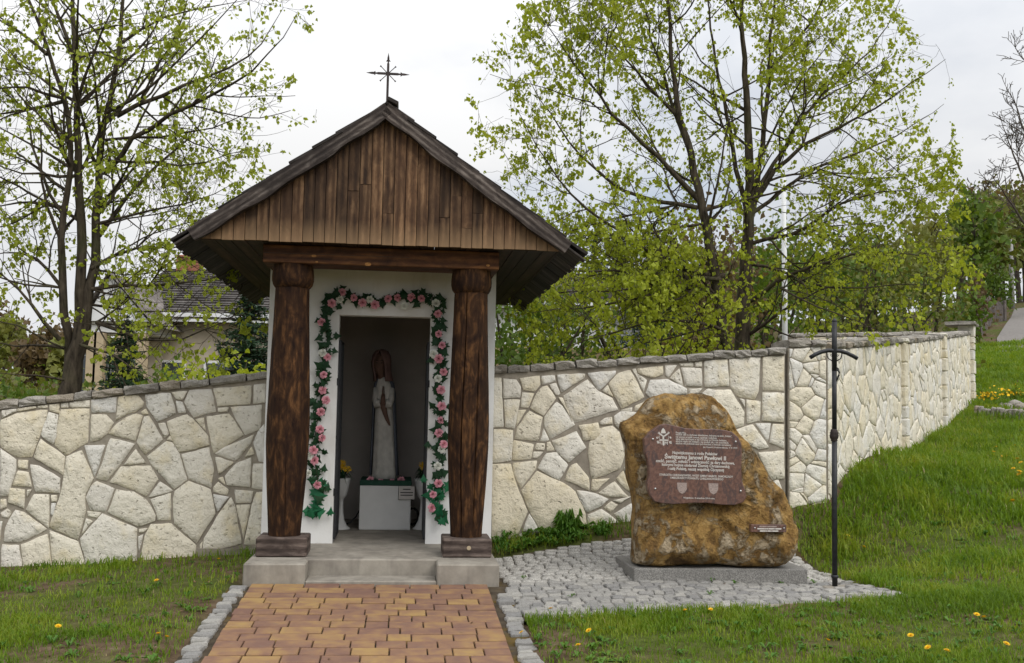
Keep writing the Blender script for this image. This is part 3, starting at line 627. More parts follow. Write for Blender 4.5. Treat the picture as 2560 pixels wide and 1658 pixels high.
def stone_wall(name, label, x0, x1, zb, zt, given, extra, seed, foot=True):
    wl = local_empty(name, 0, LYW, 0, label, 'wall')
    b = lambda x: zb[0]+(zb[1]-zb[0])*(x-x0)/(x1-x0); t = lambda x: zt[0]+(zt[1]-zt[0])*(x-x0)/(x1-x0)
    MB().prism([(x0, b(x0)-.35), (x1, b(x1)-.35), (x1, t(x1)), (x0, t(x0))], 0.0, 0.30).build('core', M['mortar'], wl)
    cl = []
    for c in given:                                # keep the outlines inside the wall
        sl = (zt[1]-zt[0])/(x1-x0); c = clip(c, -sl, 1, zt[0]-sl*x0-.004); c = clip(c, 1, 0, x1-.002); c = clip(c, -1, 0, -x0-.002)
        if len(c) > 2: cl.append(c)
    wall_panel(wl, None, None, seed, given=cl)
    for k, (poly, n) in enumerate(extra):
        xs = [p[0] for p in poly]; zs = [p[1] for p in poly]; r = random.Random(seed+k); wall_panel(wl, [(x+min(xs), z+min(zs), q) for x, z, q in rand_sites(max(xs)-min(xs), max(zs)-min(zs), n, r)], poly if area(poly) > 0 else poly[::-1], seed+k)
    coping_row(wl, (x0, t(x0)), (x1, t(x1)), seed+50)
    if foot: MB().box((-1.5, -.035, -.3), (-0.99, 0.0, 0.045)).build('footing', M['mortar'], wl) if x0 < -2 else None
    return wl
lz = lambda x, y: front(x, y, LYW)
def rand_sites(w_, h_, n, r, lo=.06, hi=.19, zoff=0.0, slope=0.0):
    out = []; tries = 0
    while len(out) < n and tries < 6000:
        tries += 1; rr = lo+(hi-lo)*r.random()**1.6; x, z = r.uniform(-.05, w_+.05), r.uniform(-.2, h_+.05)
        if all(math.hypot(x-a, z-b) > 0.72*(rr+c) for a, b, c in out): out.append((x, z, rr))
    return [(x, z+zoff+slope*x, r_) for x, z, r_ in out]
_a, _b = lz(0, 1024), lz(650, 949)
LT = lambda x: _a[1]+(_b[1]-_a[1])*(x-_a[0])/(_b[0]-_a[0])
xl = lz(0, 1000)[0]
stone_wall('stone_wall', 'low cream crazy-paved stone wall on the side of the shrine away from the boulder', -4.6, -0.93, (-.20, .02), (LT(-4.6), LT(-.93)), outlines(LEFT, .4919, 0, 900), [([(-4.59, -.3), (xl-.004, -.2), (xl-.004, LT(xl)-.01), (-4.59, LT(-4.6)-.01)], 30)], 21)
rx_ = lambda x, y: front(1200+x*.3893, 850+y*.3893, LYW)
stone_wall('stone_wall', 'wall of cream crazy-paved stones behind the inscribed boulder', 0.93, lz(1963, 900)[0], (.13, .46), (lz(1235, 936)[1], lz(1963, 886)[1]), outlines(RIGHT, .3893, 1200, 850), [([rx_(1012, 600), rx_(1590, 605), rx_(1775, 770), rx_(1775, 1290), rx_(1012, 1290)], 26), ([rx_(1080, 395), rx_(1475, 402), rx_(1490, 595), rx_(1020, 590)], 8)], 22)
def straight_wall(name, label, A, B, h, seed, n, group=None, pil=True, cop=True):
    """A, B: world (x,y,zbase); panel faces the camera side"""
    A = np.array(A, float); B = np.array(B, float); d = B-A; L = math.hypot(d[0], d[1]); rz = math.atan2(d[1], d[0]); sl = d[2]/L
    e = empty(name, A, rz, label, 'wall', group); r = random.Random(seed)
    MB().prism([(0, -.4), (L, sl*L-.4), (L, sl*L+h), (0, h)], 0.0, 0.30).build('core', M['mortar'], e)
    wall_panel(e, rand_sites(L, h, n, r, slope=sl), [(.006, -.12), (L-.006, sl*L-.12), (L-.006, sl*L+h-.006), (.006, h-.006)], seed)
    if cop: coping_row(e, (0, h), (L, sl*L+h), seed+9)
    return e
# short return beyond the joint, then the long wall climbing away beside the lawn
pB0 = W(lz(1969, 900)[0], LYW-.02, .465); pB1 = W(lz(2068, 900)[0], LYW+.02, .50)
straight_wall('stone_wall', 'short wall section of cream stones between the boulder wall and the corner', pB0, pB1, 1.385, 31, 26)
def pier(P, h, rz, label, n=6, wd=.13, cap=False, group=None):
    e = empty('stone_pier', P, rz, label, 'pier', group); z = -.3; r = random.Random(int(P[0]*100)); x = 0
    while z < h:
        s = min(r.uniform(.12, .3), h-z+.02); part('stone', *boxvf((-wd/2+r.uniform(-.008, .004), -.075+r.uniform(-.01, .01), z+.006), (wd/2+r.uniform(-.004, .008), .2, z+s), .014, .004), M['limestone'], e); z += s
    if cap: coping_row(e, (-.35, h+.01), (.35, h+.01), 5, h=.07, front_out=.12, depth=.4)
    return e
C0 = np.array(pB1)+np.array([0.01, 0.0, 0]); CE = atD(2428, 1016, 19.1)
dC = (CE-C0); Ld = math.hypot(dC[0], dC[1]); rzC = math.atan2(dC[1], dC[0])
names = ['first panel of the long cream stone wall going uphill, next to the corner', 'middle panel of the long cream stone wall going uphill', 'last panel of the long cream stone wall, beside the flower bed']
zb = [.49, .80, 1.13, 1.48]
CT = [0, .345, .665, 1.0]; CPTS = []
for k in range(4): q = C0+dC*CT[k]; CPTS.append((q[0], q[1], zb[k]))
for k in range(3):
    straight_wall('stone_wall', names[k], CPTS[k], CPTS[k+1], 1.36-.015*k, 41+k, 100)
pl = ['narrow stone pier between the first and middle wall panels', 'narrow stone pier between the middle and last wall panels', 'end pier with slab cap closing the long stone wall at the flower bed']
for k in range(1, 4): pier(CPTS[k], 1.40 if k < 3 else 1.48, rzC, pl[k-1], wd=.17 if k < 3 else .24, cap=(k == 3))
# wall of the yard behind, seen over the coping
Bk0 = atD(1985, 850, 17.5); Bk1 = atD(2372, 850, 20.2)
straight_wall('stone_wall', 'farther stone wall whose slabs show over the corner coping', (Bk0[0], Bk0[1], 1.35), (Bk1[0], Bk1[1], 1.65), 1.35 - .12, 61, 40)
# ================================================================ the shrine
SH = local_empty('wayside_shrine', 0, 0, 0, 'roadside shrine with white walls, dark wooden columns and a plank gable roof', 'shrine')
ZP = 0.137; WY = 1.14; HW = 0.935
# concrete platform with two side blocks and a low step
pf = MB()
pf.box((-.905, 0, -.3), (-.475, .26, ZP), .010, .0015); pf.box((.452, 0, -.3), (.900, .26, ZP), .010, .0015)
pf.box((-.905, .2575, -.3), (.900, 3.2, ZP-.0015), .010, .0015)
pf.box((-.4735, .006, -.3), (.4505, .2565, .018), .008, .001)
pf.build('platform', M['concrete'], SH)
# walls: front with the opening, sides, back
OL, OR, OT = -.362, .392, 2.006
fw = MB(); T = 0.14
fw.box((-HW, WY, ZP-.02), (OL, WY+T, 2.47)); fw.box((OR, WY, ZP-.02), (HW, WY+T, 2.47)); fw.box((OL-.0, WY+.0005, OT), (OR, WY+T-.0005, 2.469))
fw.box((-HW, WY+T, -.1), (-HW+.14, 3.2, 2.47)); fw.box((HW-.14, WY+T, -.1), (HW, 3.2, 2.47)); fw.box((-HW+.14, 3.06, -.1), (HW-.14, 3.2, 2.47))
fw.build('wall', M['plaster'], SH)
nl = MB()                                          # niche lining, its plaster colour darkened to stand for shade
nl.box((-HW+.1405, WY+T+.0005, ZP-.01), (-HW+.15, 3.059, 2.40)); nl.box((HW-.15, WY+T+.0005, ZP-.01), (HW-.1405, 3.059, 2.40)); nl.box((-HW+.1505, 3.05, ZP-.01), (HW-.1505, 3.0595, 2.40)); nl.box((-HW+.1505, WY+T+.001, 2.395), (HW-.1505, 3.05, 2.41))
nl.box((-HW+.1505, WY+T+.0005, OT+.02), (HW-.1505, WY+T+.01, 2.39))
nl.build('shade_toned_niche_lining', M['niche'], SH)
# columns
def column(cx, seed, cracks):
    r = random.Random(seed); n = 240; prof = [(.272, .120), (.30, .121), (.45, .130), (.7, .147), (.95, .158), (1.15, .159), (1.4, .152), (1.65, .143), (1.9, .134), (2.16, .1275)]
    zs = np.linspace(.272, 2.16, 40); rr = np.interp(zs, [p[0] for p in prof], [p[1] for p in prof]); v = []; f = []
    for i, (z, R) in enumerate(zip(zs, rr)):
        for j in range(n):
            a = 2*math.pi*j/n; q = R+fbm((math.cos(a)*1.2+seed, math.sin(a)*1.2, z*.6), 3)*.004
            for (ca, w_, z0, z1, dp) in cracks:
                if z0 < z < z1:
                    wob = ca+.05*math.sin(z*3.1+seed); da = (a-wob+math.pi) % (2*math.pi)-math.pi
                    if abs(da) < w_: q -= dp*(1-abs(da)/w_)**.5*min(1, (z-z0)/.15, (z1-z)/.15)
            v.append((math.cos(a)*q, math.sin(a)*q, z))
    for i in range(len(zs)-1):
        for j in range(n): f.append((i*n+j, i*n+(j+1) % n, (i+1)*n+(j+1) % n, (i+1)*n+j))
    o = part('column', v, f, M['column_wood'], SH, (cx, .51, 0), True)
    cap = [(.128, 2.140), (.136, 2.146), (.150, 2.168), (.158, 2.20), (.1585, 2.235), (.155, 2.27), (.148, 2.315), (.15, 2.318)]
    v, f = lathevf(cap, 40); part('capital', v, f, M['column_wood'], o, (0, 0, 0), True)
    b = part('base_block', *boxvf((-.185, -.18, ZP-.001), (.185, .18, .276), .010, .002), M['block_wood'], o)
    return o
column(-.683, 1, [(-1.5, .022, .32, .9, .015)])
cR = column(.686, 2, [(-1.95, .036, .3, 2.16, .05), (-1.18, .034, .3, 1.75, .035)])
# sawn knot on the right block
kn = MB(); kn.lathe([(.016, 0), (.016, .003), (.005, .0035)], 18); part('knot', [(x, -z, y) for x, y, z in kn.v], kn.f, M['ochre_post'], cR, (.012, -.183, .21))
# beam on the capitals
bm_ = part('beam', *boxvf((-.897, .36, 2.317), (.886, .66, 2.455), .006, .0), M['beam_wood'], SH)
part('beam_shake', *boxvf((-.892, .3585, 2.388), (.2, .3605, 2.3905)), M['print_dark'], bm_)
for px_, py_, kr in ((920, 661, .016), (785, 640, .012), (1220, 664, .010), (792, 655, .007)):
    a, b = front(px_, py_, .36); q = MB(); q.lathe([(kr, 0), (kr*.9, .0012), (kr*.35, .0014), (kr*.3, .0008)], 18); part('knot', [(x*1.5, -z, y*.85) for x, y, z in q.v], [t[::-1] for t in q.f], M['knot_wood'], bm_, (a, .3595, b))
part('side_beam', *boxvf((-.90, .662, 2.33), (-.64, 4.1, 2.452), .006), M['beam_wood'], SH); part('side_beam', *boxvf((.64, .662, 2.33), (.89, 4.1, 2.452), .006), M['beam_wood'], SH)
# gable of upright boards
GY0 = .22; GH = 1.347; GB = 2.4575; GA = 3.425; slope = (GA-GB)/GH
gb = empty('gable'); gb.parent = SH; r = random.Random(17); x = -GH; k = 0
while x < GH-.01:
    wdt = r.uniform(.079, .088); x1 = min(x+wdt, GH); a, b = x+.0024, x1-.0024; c = (a+b)/2
    zt = lambda q: GB+max(.012, GA-GB-abs(q)*slope)
    # a few boards are pieced from two lengths
    if abs(c) < .85 and r.random() < .3:
        j = GB+(zt(c)-GB)*r.uniform(.25, .7); segs = [(0, j-GB-.001), (j-GB+.001, None)]
    else: segs = [(0, None)]
    for s0, s1 in segs:
        y0 = r.uniform(-.004, .003)
        pts = [(a-c, s0), (b-c, s0)]
        if s1 is None:
            pts += [(b-c, zt(b)-GB), (a-c, zt(a)-GB)]
            if a < 0 < b: pts = [(a-c, s0), (b-c, s0), (b-c, zt(b)-GB), (-c, zt(0)-GB), (a-c, zt(a)-GB)]
        else: pts += [(b-c, s1), (a-c, s1)]
        v, f = prismvf(pts, y0, .022); part('plank', v, f, M['gable_wood'], gb, (c, GY0, GB+r.uniform(-.003, .003)))
    x = x1
MB().prism([(-GH+.04, GB+.003), (GH-.04, GB+.003), (0, GA-.03)], GY0+.024, GY0+.034).build('light_leak_panel', M['soffit_wood'], SH)  # added dark panel, keeps sky light from showing through the plank gaps
# horizontal soffit boards
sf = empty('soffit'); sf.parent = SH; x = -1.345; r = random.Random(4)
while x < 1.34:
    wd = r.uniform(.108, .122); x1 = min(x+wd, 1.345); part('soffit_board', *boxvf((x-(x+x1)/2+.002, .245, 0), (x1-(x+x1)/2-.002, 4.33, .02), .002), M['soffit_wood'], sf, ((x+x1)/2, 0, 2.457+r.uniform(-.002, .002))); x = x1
# roof: courses of boards on both slopes, shingle ends along the eaves
rf = empty('roof'); rf.parent = SH; ang = math.atan(slope); NC = 9
RZ = GA+.075
for s in (-1, 1):
    slen = 1.50/math.cos(ang)
    for k in range(NC):
        d0 = slen*k/NC-.02; d1 = slen*(k+1)/NC+.03; r = random.Random(70+k+(s > 0)*20)
        # board in its own frame: x along the slope (downwards), tilted a little so that its lower edge stands off
        L = d1-d0; o = part('roof_board', *boxvf((0, 0.165+r.uniform(-.03, .03), 0), (L, 4.42, .022), .003, .001), M['shingle_wood'], rf, (s*d0*math.cos(ang), 0, RZ-d0*math.sin(ang)+.004+r.uniform(0, .004)), r=(0, ang-.055 if s > 0 else math.pi-(ang-.055), 0))
        if s < 0: o.rotation_euler = (0, -(ang-.055), 0); o.data.transform(Matrix.Scale(-1, 4, (1, 0, 0))); o.data.flip_normals()
    # lower shingles: underside visible beyond the soffit edge
    y = .15; r = random.Random(7+(s > 0))
    while y < 4.36:
        wd = r.uniform(.075, .14); d0 = 1.30/math.cos(ang); d1 = (1.505+r.uniform(-.012, .012))/math.cos(ang)
        v, f = boxvf((0, 0, 0), (d1-d0, min(wd, 4.36-y)-.003, .016), .002)
        if s < 0: v = [(-a, b, c) for a, b, c in v]; f = [q[::-1] for q in f]
        part('eave_shingle', v, f, M['shingle_wood'], rf, (s*1.30, y, RZ-.035-1.30*slope+r.uniform(-.003, .003)), r=(0, s*ang, 0)); y += wd
    # rough bargeboard
    L = 1.40/math.cos(ang); v = []; f = []; n = 26
    for i in range(n+1):
        t = i/n*L; w1 = .072+.006*math.sin(i*.9+s)+fbm((i*.3, s, 0), 3)*.006; bend = -.012*math.sin(math.pi*i/n)
        for (yy, zz) in ((-.03, -w1), (.034, -w1), (.034, .03), (-.03, .03)): v.append((s*t, yy, zz+bend+fbm((i*.4, yy*9, s+zz), 3)*.004))
    for i in range(n):
        for j in range(4): q = (i*4+j, i*4+(j+1) % 4, i*4+4+(j+1) % 4, i*4+4+j); f.append(q if s < 0 else q[::-1])
    f.append((0, 1, 2, 3) if s > 0 else (3, 2, 1, 0)); f.append(tuple(n*4+j for j in ((3, 2, 1, 0) if s > 0 else (0, 1, 2, 3))))
    part('bargeboard', v, f, M['bargeboard_wood'], rf, (0, GY0-.045, GA+.068), r=(0, s*ang, 0))
part('ridge_board', *boxvf((-.035, .12, 0), (.05, 4.4, .03), .004), M['shingle_wood'], rf, (.03, 0, RZ+.02), r=(0, .45, 0))
part('ridge_shingle', *boxvf((-.02, 0, 0), (.075, .3, .085), .004), M['shingle_wood'], rf, (.04, .75, RZ+.03), r=(0, .25, 0))
# back gable
MB().prism([(-GH, GB), (GH, GB), (0, GA)], 4.30, 4.32).build('back_gable', M['gable_wood'], SH)
# iron roof cross
CZ = 3.938; xr = empty('roof_cross'); xr.parent = SH; xr.location = (-.012, .75, 0)
cb = MB(); cb.box((-.0095, -.006, 3.44), (.0095, .006, CZ+.085), .002); cb.build('upright', M['rust_iron'], xr)
MB().box((-.085, -.0055, CZ-.0095), (.085, .0055, CZ+.0095), .002).build('crossbar', M['rust_iron'], xr)
def spear(px, pz, a):
    q = [(0, -.006), (.018, -.006), (.018, -.018), (.036, -.006), (.034, -.0085), (.046, -.0085), (.090, 0), (.046, .0085), (.034, .0085), (.036, .006), (.018, .018), (.018, .006), (0, .006)]
    v, f = prismvf([(px+u*math.cos(a)-w_*math.sin(a), pz+u*math.sin(a)+w_*math.cos(a)) for u, w_ in q], -.004, .004)
    v2 = [tuple(p) for p in v]; part('spear_tip', v2, f, M['rust_iron'], xr)
spear(.083, CZ, 0); spear(-.083, CZ, math.pi); spear(0, CZ+.083, math.pi/2)
for a in (45, 135, 225, 315):
    c, s = math.cos(math.radians(a)), math.sin(math.radians(a)); m_ = MB(); m_.tube([(0, 0, CZ), (c*.075, 0, CZ+s*.075), (c*.088, 0, CZ+s*.088)], [.0035, .0035, .008], 6); m_.build('ray', M['rust_iron'], xr)
# folded iron gate leaves inside the opening
def gate(side):
    s = 1 if side > 0 else -1; x = OR-.012 if s > 0 else OL+.012
    e = local_empty('iron_gate', x, WY+.03, 0, 'dark iron gate leaf folded back inside the %s edge of the niche doorway' % ('sunken right-hand' if s > 0 else 'opposite'), 'gate')
    fr = MB(); h0, h1 = ZP+.03, 1.80; D = .44
    fr.box((-.009, 0, h0), (.009, .022, h1)); fr.box((-.009, D-.022, h0), (.009, D, h1)); fr.box((-.008, .0225, h1-.022), (.008, D-.0225, h1)); fr.box((-.008, .0225, h0), (.008, D-.0225, h0+.022)); fr.build('frame', M['iron'], e)
    for k in range(5): q = MB(); q.tube([(0, .07+k*.075, h0+.022), (0, .07+k*.075, h1-.022)], .006, 6); q.build('bar', M['iron'], e)
    for z in (.55, 1.45): q = MB(); q.tube([(s*.006, -.028, z-.03), (s*.006, -.028, z+.03)], .011, 8); q.box((-.004, -.03, z-.01), (.004, .002, z+.01)); q.build('hinge', M['iron'], e)
    q = MB(); q.box((s*.004-.012, -.006, .98), (s*.004+.012, .0, 1.01)); q.build('latch', M['iron'], e)
    return e
g1 = gate(-1); g2 = gate(1)
g1['label'] = 'dark iron gate leaf folded back beside the planter with the larger yellow bouquet'
g2['label'] = 'dark iron gate leaf folded back beside the small white notice'

# ---------------------------------------------------------------- inside the niche
PY = 2.09
e = local_empty('statue_pedestal', .045, PY, ZP, 'white painted block under the carved statue with a dark green cloth on top', 'pedestal')
part('block', *boxvf((-.233, 0, 0), (.232, .55, .40), .006), M['white_gloss'], e); part('top_cloth', *boxvf((-.236, -.004, .4005), (.236, .555, .448), .006), M['green_cloth'], e)
part('side_cloth', *boxvf((-.2365, .06, .10), (-.2335, .5, .40), 0), M['green_cloth'], e)
e = local_empty('notice_card', .237, PY-.03, .42, 'small white printed notice with dark side edges leaning on the pedestal corner', 'notice')
part('card', *boxvf((-.072, 0, 0), (.072, .006, .115), .001), M['card_white'], e); part('edge_strip', *boxvf((-.0765, -.001, -.004), (-.0725, .008, .116)), M['print_dark'], e); part('edge_strip', *boxvf((.0725, -.001, -.004), (.0765, .008, .116)), M['print_dark'], e)
for z, w_ in ((.085, .035), (.055, .058), (.032, .055)): part('print_line', *boxvf((-w_, -.0025, z), (w_, -.0005, z+.008)), M['print_dark'], e)
# statue
def loft(rings, n=28):
    v = []; f = []
    for (cx, cy, z, rx, ry, rot, flute) in rings:
        for j in range(n):
            a = 2*math.pi*j/n; k = 1+flute*math.cos(a*9+z*2)
            x, y = rx*k*math.cos(a), ry*k*math.sin(a); c, s = math.cos(rot), math.sin(rot); v.append((cx+x*c-y*s, cy+x*s+y*c, z))
    for i in range(len(rings)-1):
        for j in range(n): f.append((i*n+j, i*n+(j+1) % n, (i+1)*n+(j+1) % n, (i+1)*n+j))
    f.append(tuple(range(n-1, -1, -1))); f.append(tuple((len(rings)-1)*n+j for j in range(n))); return v, f
ST = local_empty('madonna_statue', .02, 2.36, ZP+.449, 'carved painted statue of a veiled praying woman in a white robe', 'statue'); ST.scale = (.80, .88, 1.0)
R = [(0.01, 0, 0, .150, .115, 0, .045), (0.01, 0, .05, .146, .112, 0, .045), (0, 0, .3, .128, .100, 0, .04), (-.01, 0, .55, .112, .092, 0, .03), (-.015, 0, .70, .105, .09, 0, .02), (-.02, 0, .78, .108, .09, 0, .01), (-.025, 0, .86, .106, .085, 0, 0), (-.035, 0, .915, .080, .07, 0, 0), (-.05, -.005, .945, .045, .045, 0, 0)]
part('robe', *loft(R, 36), M['statue_white'], ST, smooth=True)
R = [(-.05, -.005, .93, .036, .036, 0, 0), (-.055, -.01, .965, .034, .036, 0, 0), (-.065, -.02, .99, .044, .048, 0, 0), (-.072, -.024, 1.02, .054, .060, 0, 0), (-.076, -.022, 1.06, .060, .068, 0, 0), (-.074, -.016, 1.10, .062, .070, 0, 0), (-.070, -.008, 1.14, .056, .062, 0, 0), (-.066, 0, 1.17, .035, .04, 0, 0)]
hv, hf = loft(R, 24)
for i, (x, y, z) in enumerate(hv):                 # nose, eye sockets, mouth, chin
    fxn, front_ = x+.074, y < -.05
    if front_:
        y -= .014*math.exp(-((fxn)/.010)**2-((z-1.055)/.018)**2); y -= .006*math.exp(-((fxn)/.02)**2-((z-1.0)/.012)**2); y += .008*math.exp(-((abs(fxn)-.024)/.012)**2-((z-1.078)/.010)**2); y -= .004*math.exp(-((fxn)/.018)**2-((z-1.025)/.006)**2); hv[i] = (x, y, z)
hv = [((x+.072)*1.12-.085, y*1.05-.012, z) for x, y, z in hv]
hd = part('head', hv, hf, M['statue_skin'], ST, smooth=True)
for sx_ in (-1, 1):
    q = MB(); q.add(*loft([(0, 0, -.003, .011, .003, 0, 0), (0, 0, .003, .010, .003, 0, 0)], 12)); q.build('eye', M['print_dark'], hd, (-.087+sx_*.026, -.1015, 1.078))
    q = MB(); q.tube([(-.014, 0, 0), (0, -.002, .005), (.014, .001, .001)], .0028, 6); q.build('brow', M['print_dark'], hd, (-.087+sx_*.027, -.1025, 1.098))
q = MB(); q.tube([(-.016, .003, .001), (0, 0, 0), (.016, .003, .001)], [.002, .0042, .002], 6); q.build('mouth', M['statue_veil'], hd, (-.083, -.1005, 1.026))
q = MB(); q.tube([(0, .012, .045), (0, .004, .025), (0, -.010, .004), (0, .004, 0)], [.005, .007, .011, .009], 8); q.build('nose', M['statue_skin'], hd, (-.087, -.107, 1.044), smooth=True)
# veil: shell round the head, open at the face
vv = []; vf = []; n = 30; zsv = [.91, .95, 1.0, 1.05, 1.10, 1.15, 1.19, 1.205]; rsx = [.112, .106, .104, .108, .110, .102, .074, .02]
for k, (z, rx) in enumerate(zip(zsv, rsx)):
    gap = [.50, .56, .62, .64, .56, .26, .03, 0][k]; cx = -.035-.03*min(1, (z-.91)/.15)
    for j in range(n+1):
        a = -math.pi/2-.30+gap+(2*math.pi-2*gap)*j/n
        for q in (1.0,): vv.append((cx+rx*math.cos(a), .004+rx*.92*math.sin(a), z))
for k in range(7):
    for j in range(n): q = k*(n+1)+j; vf.append((q, q+1, q+n+2, q+n+1))
vo = part('veil', vv, vf, M['statue_veil'], ST, smooth=True); sm = vo.modifiers.new('shell', 'SOLIDIFY'); sm.thickness = .016; sm.offset = 0
# blue cloak behind and to the side
cv = []; cf = []; n = 26
for k, (z, rx, ry, a0, a1) in enumerate(((.03, .168, .132, -.55, 3.5), (.3, .152, .122, -.6, 3.55), (.6, .137, .114, -.62, 3.6), (.8, .128, .106, -.7, 3.7), (.89, .112, .092, -.8, 3.8), (.935, .07, .066, -.8, 3.8))):
    for j in range(n+1): a = a0+(a1-a0)*j/n; cv.append((.005-.03*(z/.9)+rx*math.cos(a), .008+ry*math.sin(a), z))
for k in range(5):
    for j in range(n): q = k*(n+1)+j; cf.append((q, q+1, q+n+2, q+n+1))
co = part('cloak', cv, cf, M['statue_blue'], ST, smooth=True); sm = co.modifiers.new('shell', 'SOLIDIFY'); sm.thickness = .014; sm.offset = 0
# sleeves with cuffs, praying hands, hanging sash
for s in (-1, 1):
    q = MB(); q.tube([(-.025+s*.085, -.03, .84), (-.03+s*.09, -.06, .74), (-.03+s*.07, -.095, .69), (-.03+s*.03, -.115, .70)], [.038, .042, .044, .04], 12); o = q.build('sleeve', M['statue_white'], ST, smooth=True)
    h = MB(); hx = -.03+s*.009; h.tube([(-.03+s*.02, -.115, .69), (hx, -.122, .72), (hx, -.12, .755), (hx, -.114, .785)], [.015, .017, .017, .012], 10)
    for i in range(4): h.tube([(hx, -.130+i*.011, .765), (hx*1.0, -.127+i*.011, .81), (-.03+s*.005, -.118+i*.008, .85+.012*(i in (1, 2)))], [.0072, .0066, .0035], 6)
    h.tube([(hx, -.102, .735), (hx+s*.004, -.094, .765), (-.03+s*.004, -.098, .795)], [.008, .0065, .004], 6); h.build('hand', M['statue_skin'], ST, smooth=True)
q = MB(); q.add(*loft([(-.03, -.108, .70, .05, .022, 0, 0), (-.02, -.112, .66, .035, .02, 0, 0), (0.0, -.110, .60, .028, .016, 0, 0), (.03, -.106, .54, .022, .013, 0, 0), (.055, -.098, .495, .010, .008, 0, 0)], 14)); q.build('sash', M['statue_skin'], ST, smooth=True)
# roses: petals in whorls
def rose_mesh(seed, mt):
    r = random.Random(seed); v = []; f = []
    for ring, (n, R0, tilt, sz) in enumerate(((5, .005, 1.35, .50), (5, .011, 1.0, .62), (6, .017, .6, .72), (6, .021, .25, .80))):
        for k in range(n):
            a = 2*math.pi*k/n+ring*.6+r.uniform(-.15, .15); ca, sa = math.cos(a), math.sin(a); L = .030*sz; wdt = .034*sz; b = len(v)
            for (u, w_) in ((0, -.3), (0, .3), (.55, .5), (.55, 0), (.55, -.5), (1, .34), (1.06, 0), (1, -.34)):
                rad = R0*.5+L*u*math.cos(tilt); hgt = L*u*math.sin(tilt)+.004*(3-ring)-(.004*u*u if ring == 3 else 0)-.003*abs(w_)*u; tg = w_*wdt
                v.append((rad*ca-tg*sa, -hgt-.002, rad*sa+tg*ca))
            f += [(b, b+1, b+2, b+3), (b, b+3, b+4), (b+3, b+2, b+5, b+6), (b+3, b+6, b+7, b+4)]
    me = mesh('rose', v, f, True); me.materials.append(mt); return me
rp = [rose_mesh(k, M['rose_pink']) for k in range(3)]; rw = [rose_mesh(9+k, M['rose_white']) for k in range(2)]
def ivy_mesh(seed, mt, sz=.05):
    r = random.Random(seed); o = [(0, -.1), (.25, -.38), (.30, -.05), (.62, .05), (.36, .28), (.22, .48), (0, .98), (-.22, .48), (-.36, .28), (-.62, .05), (-.30, -.05), (-.25, -.38)]
    v = [(0, -.006, .1*sz)]+[(x*sz, -.010*abs(x)*(1 if k % 2 else -.6)+r.uniform(-.003, .003)+.006*(y > .6), y*sz) for k, (x, y) in enumerate(o)]
    f = [(0, 1+k, 1+(k+1) % 12) for k in range(12)]; me = mesh('ivy_leaf', v, f, True); me.materials.append(mt); return me
iv = [ivy_mesh(k, M['ivy']) for k in range(4)]; ib = [ivy_mesh(20+k, M['ivy_bright']) for k in range(3)]
GLY = WY-.035
GA_ = local_empty('rose_garland', 0, GLY, 0, 'garland of pink and white roses and ivy hung round the niche doorway', 'garland')
poly = [(790,1295),(793,1240),(795,1200),(785,1150),(788,1090),(797,1020),(806,960),(814,900),(818,850),(812,800),(826,755),(845,732),(885,745),(925,756),(950,752),(990,742),(1040,745),(1082,742),(1100,775),(1098,850),(1102,930),(1096,1000),(1102,1075),(1098,1140),(1094,1200),(1096,1250),(1112,1305)]
pl3 = [front(x, y, GLY) for x, y in poly]
q = MB(); q.tube([(a, .012+.006*math.sin(k*1.7), b) for k, (a, b) in enumerate(pl3)], .004, 5); q.build('vine_stem', M['stem_brown'], GA_)
rg = random.Random(77); seg = [math.hypot(pl3[k+1][0]-pl3[k][0], pl3[k+1][1]-pl3[k][1]) for k in range(len(pl3)-1)]; tot = sum(seg); NL = 290
for i in range(NL):
    t = tot*(i+rg.random())/NL; k = 0
    while k < len(seg)-1 and t > seg[k]: t -= seg[k]; k += 1
    u = t/seg[k]; a = pl3[k][0]+(pl3[k+1][0]-pl3[k][0])*u; b = pl3[k][1]+(pl3[k+1][1]-pl3[k][1])*u
    endy = b < .62; me = rg.choice(ib if endy and rg.random() < .8 else iv)
    o = ob('ivy_leaf', me, None, GA_, (a+rg.gauss(0, .030 if not endy else .045), rg.uniform(-.028, .022), b+rg.gauss(0, .022)), (rg.uniform(-.6, .6), rg.uniform(-math.pi, math.pi), rg.uniform(-.6, .6))); s = rg.uniform(.9, 1.6)*(1.25 if endy else 1); o.scale = (s, s, s)
Z5 = lambda x, y: (760+x*.2596, 700+y*.2596); Z6 = lambda x, y: (760+x*.2466, 1080+y*.2466)
pink = [Z5(*p) for p in ((368,118),(268,225),(168,405),(225,745),(190,915),(180,1062),(210,1158),(160,1270),(152,1438),(478,172),(562,220),(683,240),(812,182),(898,170),(1035,168),(1130,178),(1290,325),(1298,520),(1330,630),(1298,758),(1345,885),(1318,1058),(1325,1215),(1318,1352),(1300,1475))]+[Z6(*p) for p in ((98,185),(110,290),(135,535),(1415,125),(1360,520),(1310,635),(1293,770),(180,60))]
white = [Z5(*p) for p in ((345,185),(180,705),(635,190),(968,250),(1268,228),(1250,715),(1293,950))]+[Z6(*p) for p in ((60,245),(1355,345),(1395,178),(40,420))]
for lst, mes in ((pink, rp), (white, rw)):
    for (x, y) in lst:
        a, b = front(x, y, GLY-.03); o = ob('rose', rg.choice(mes), None, GA_, (a, -.03+rg.uniform(-.01, .01), b), (rg.uniform(-.35, .35), rg.uniform(-3, 3), rg.uniform(-.4, .4))); s = rg.uniform(.9, 1.15); o.scale = (s, s, s)
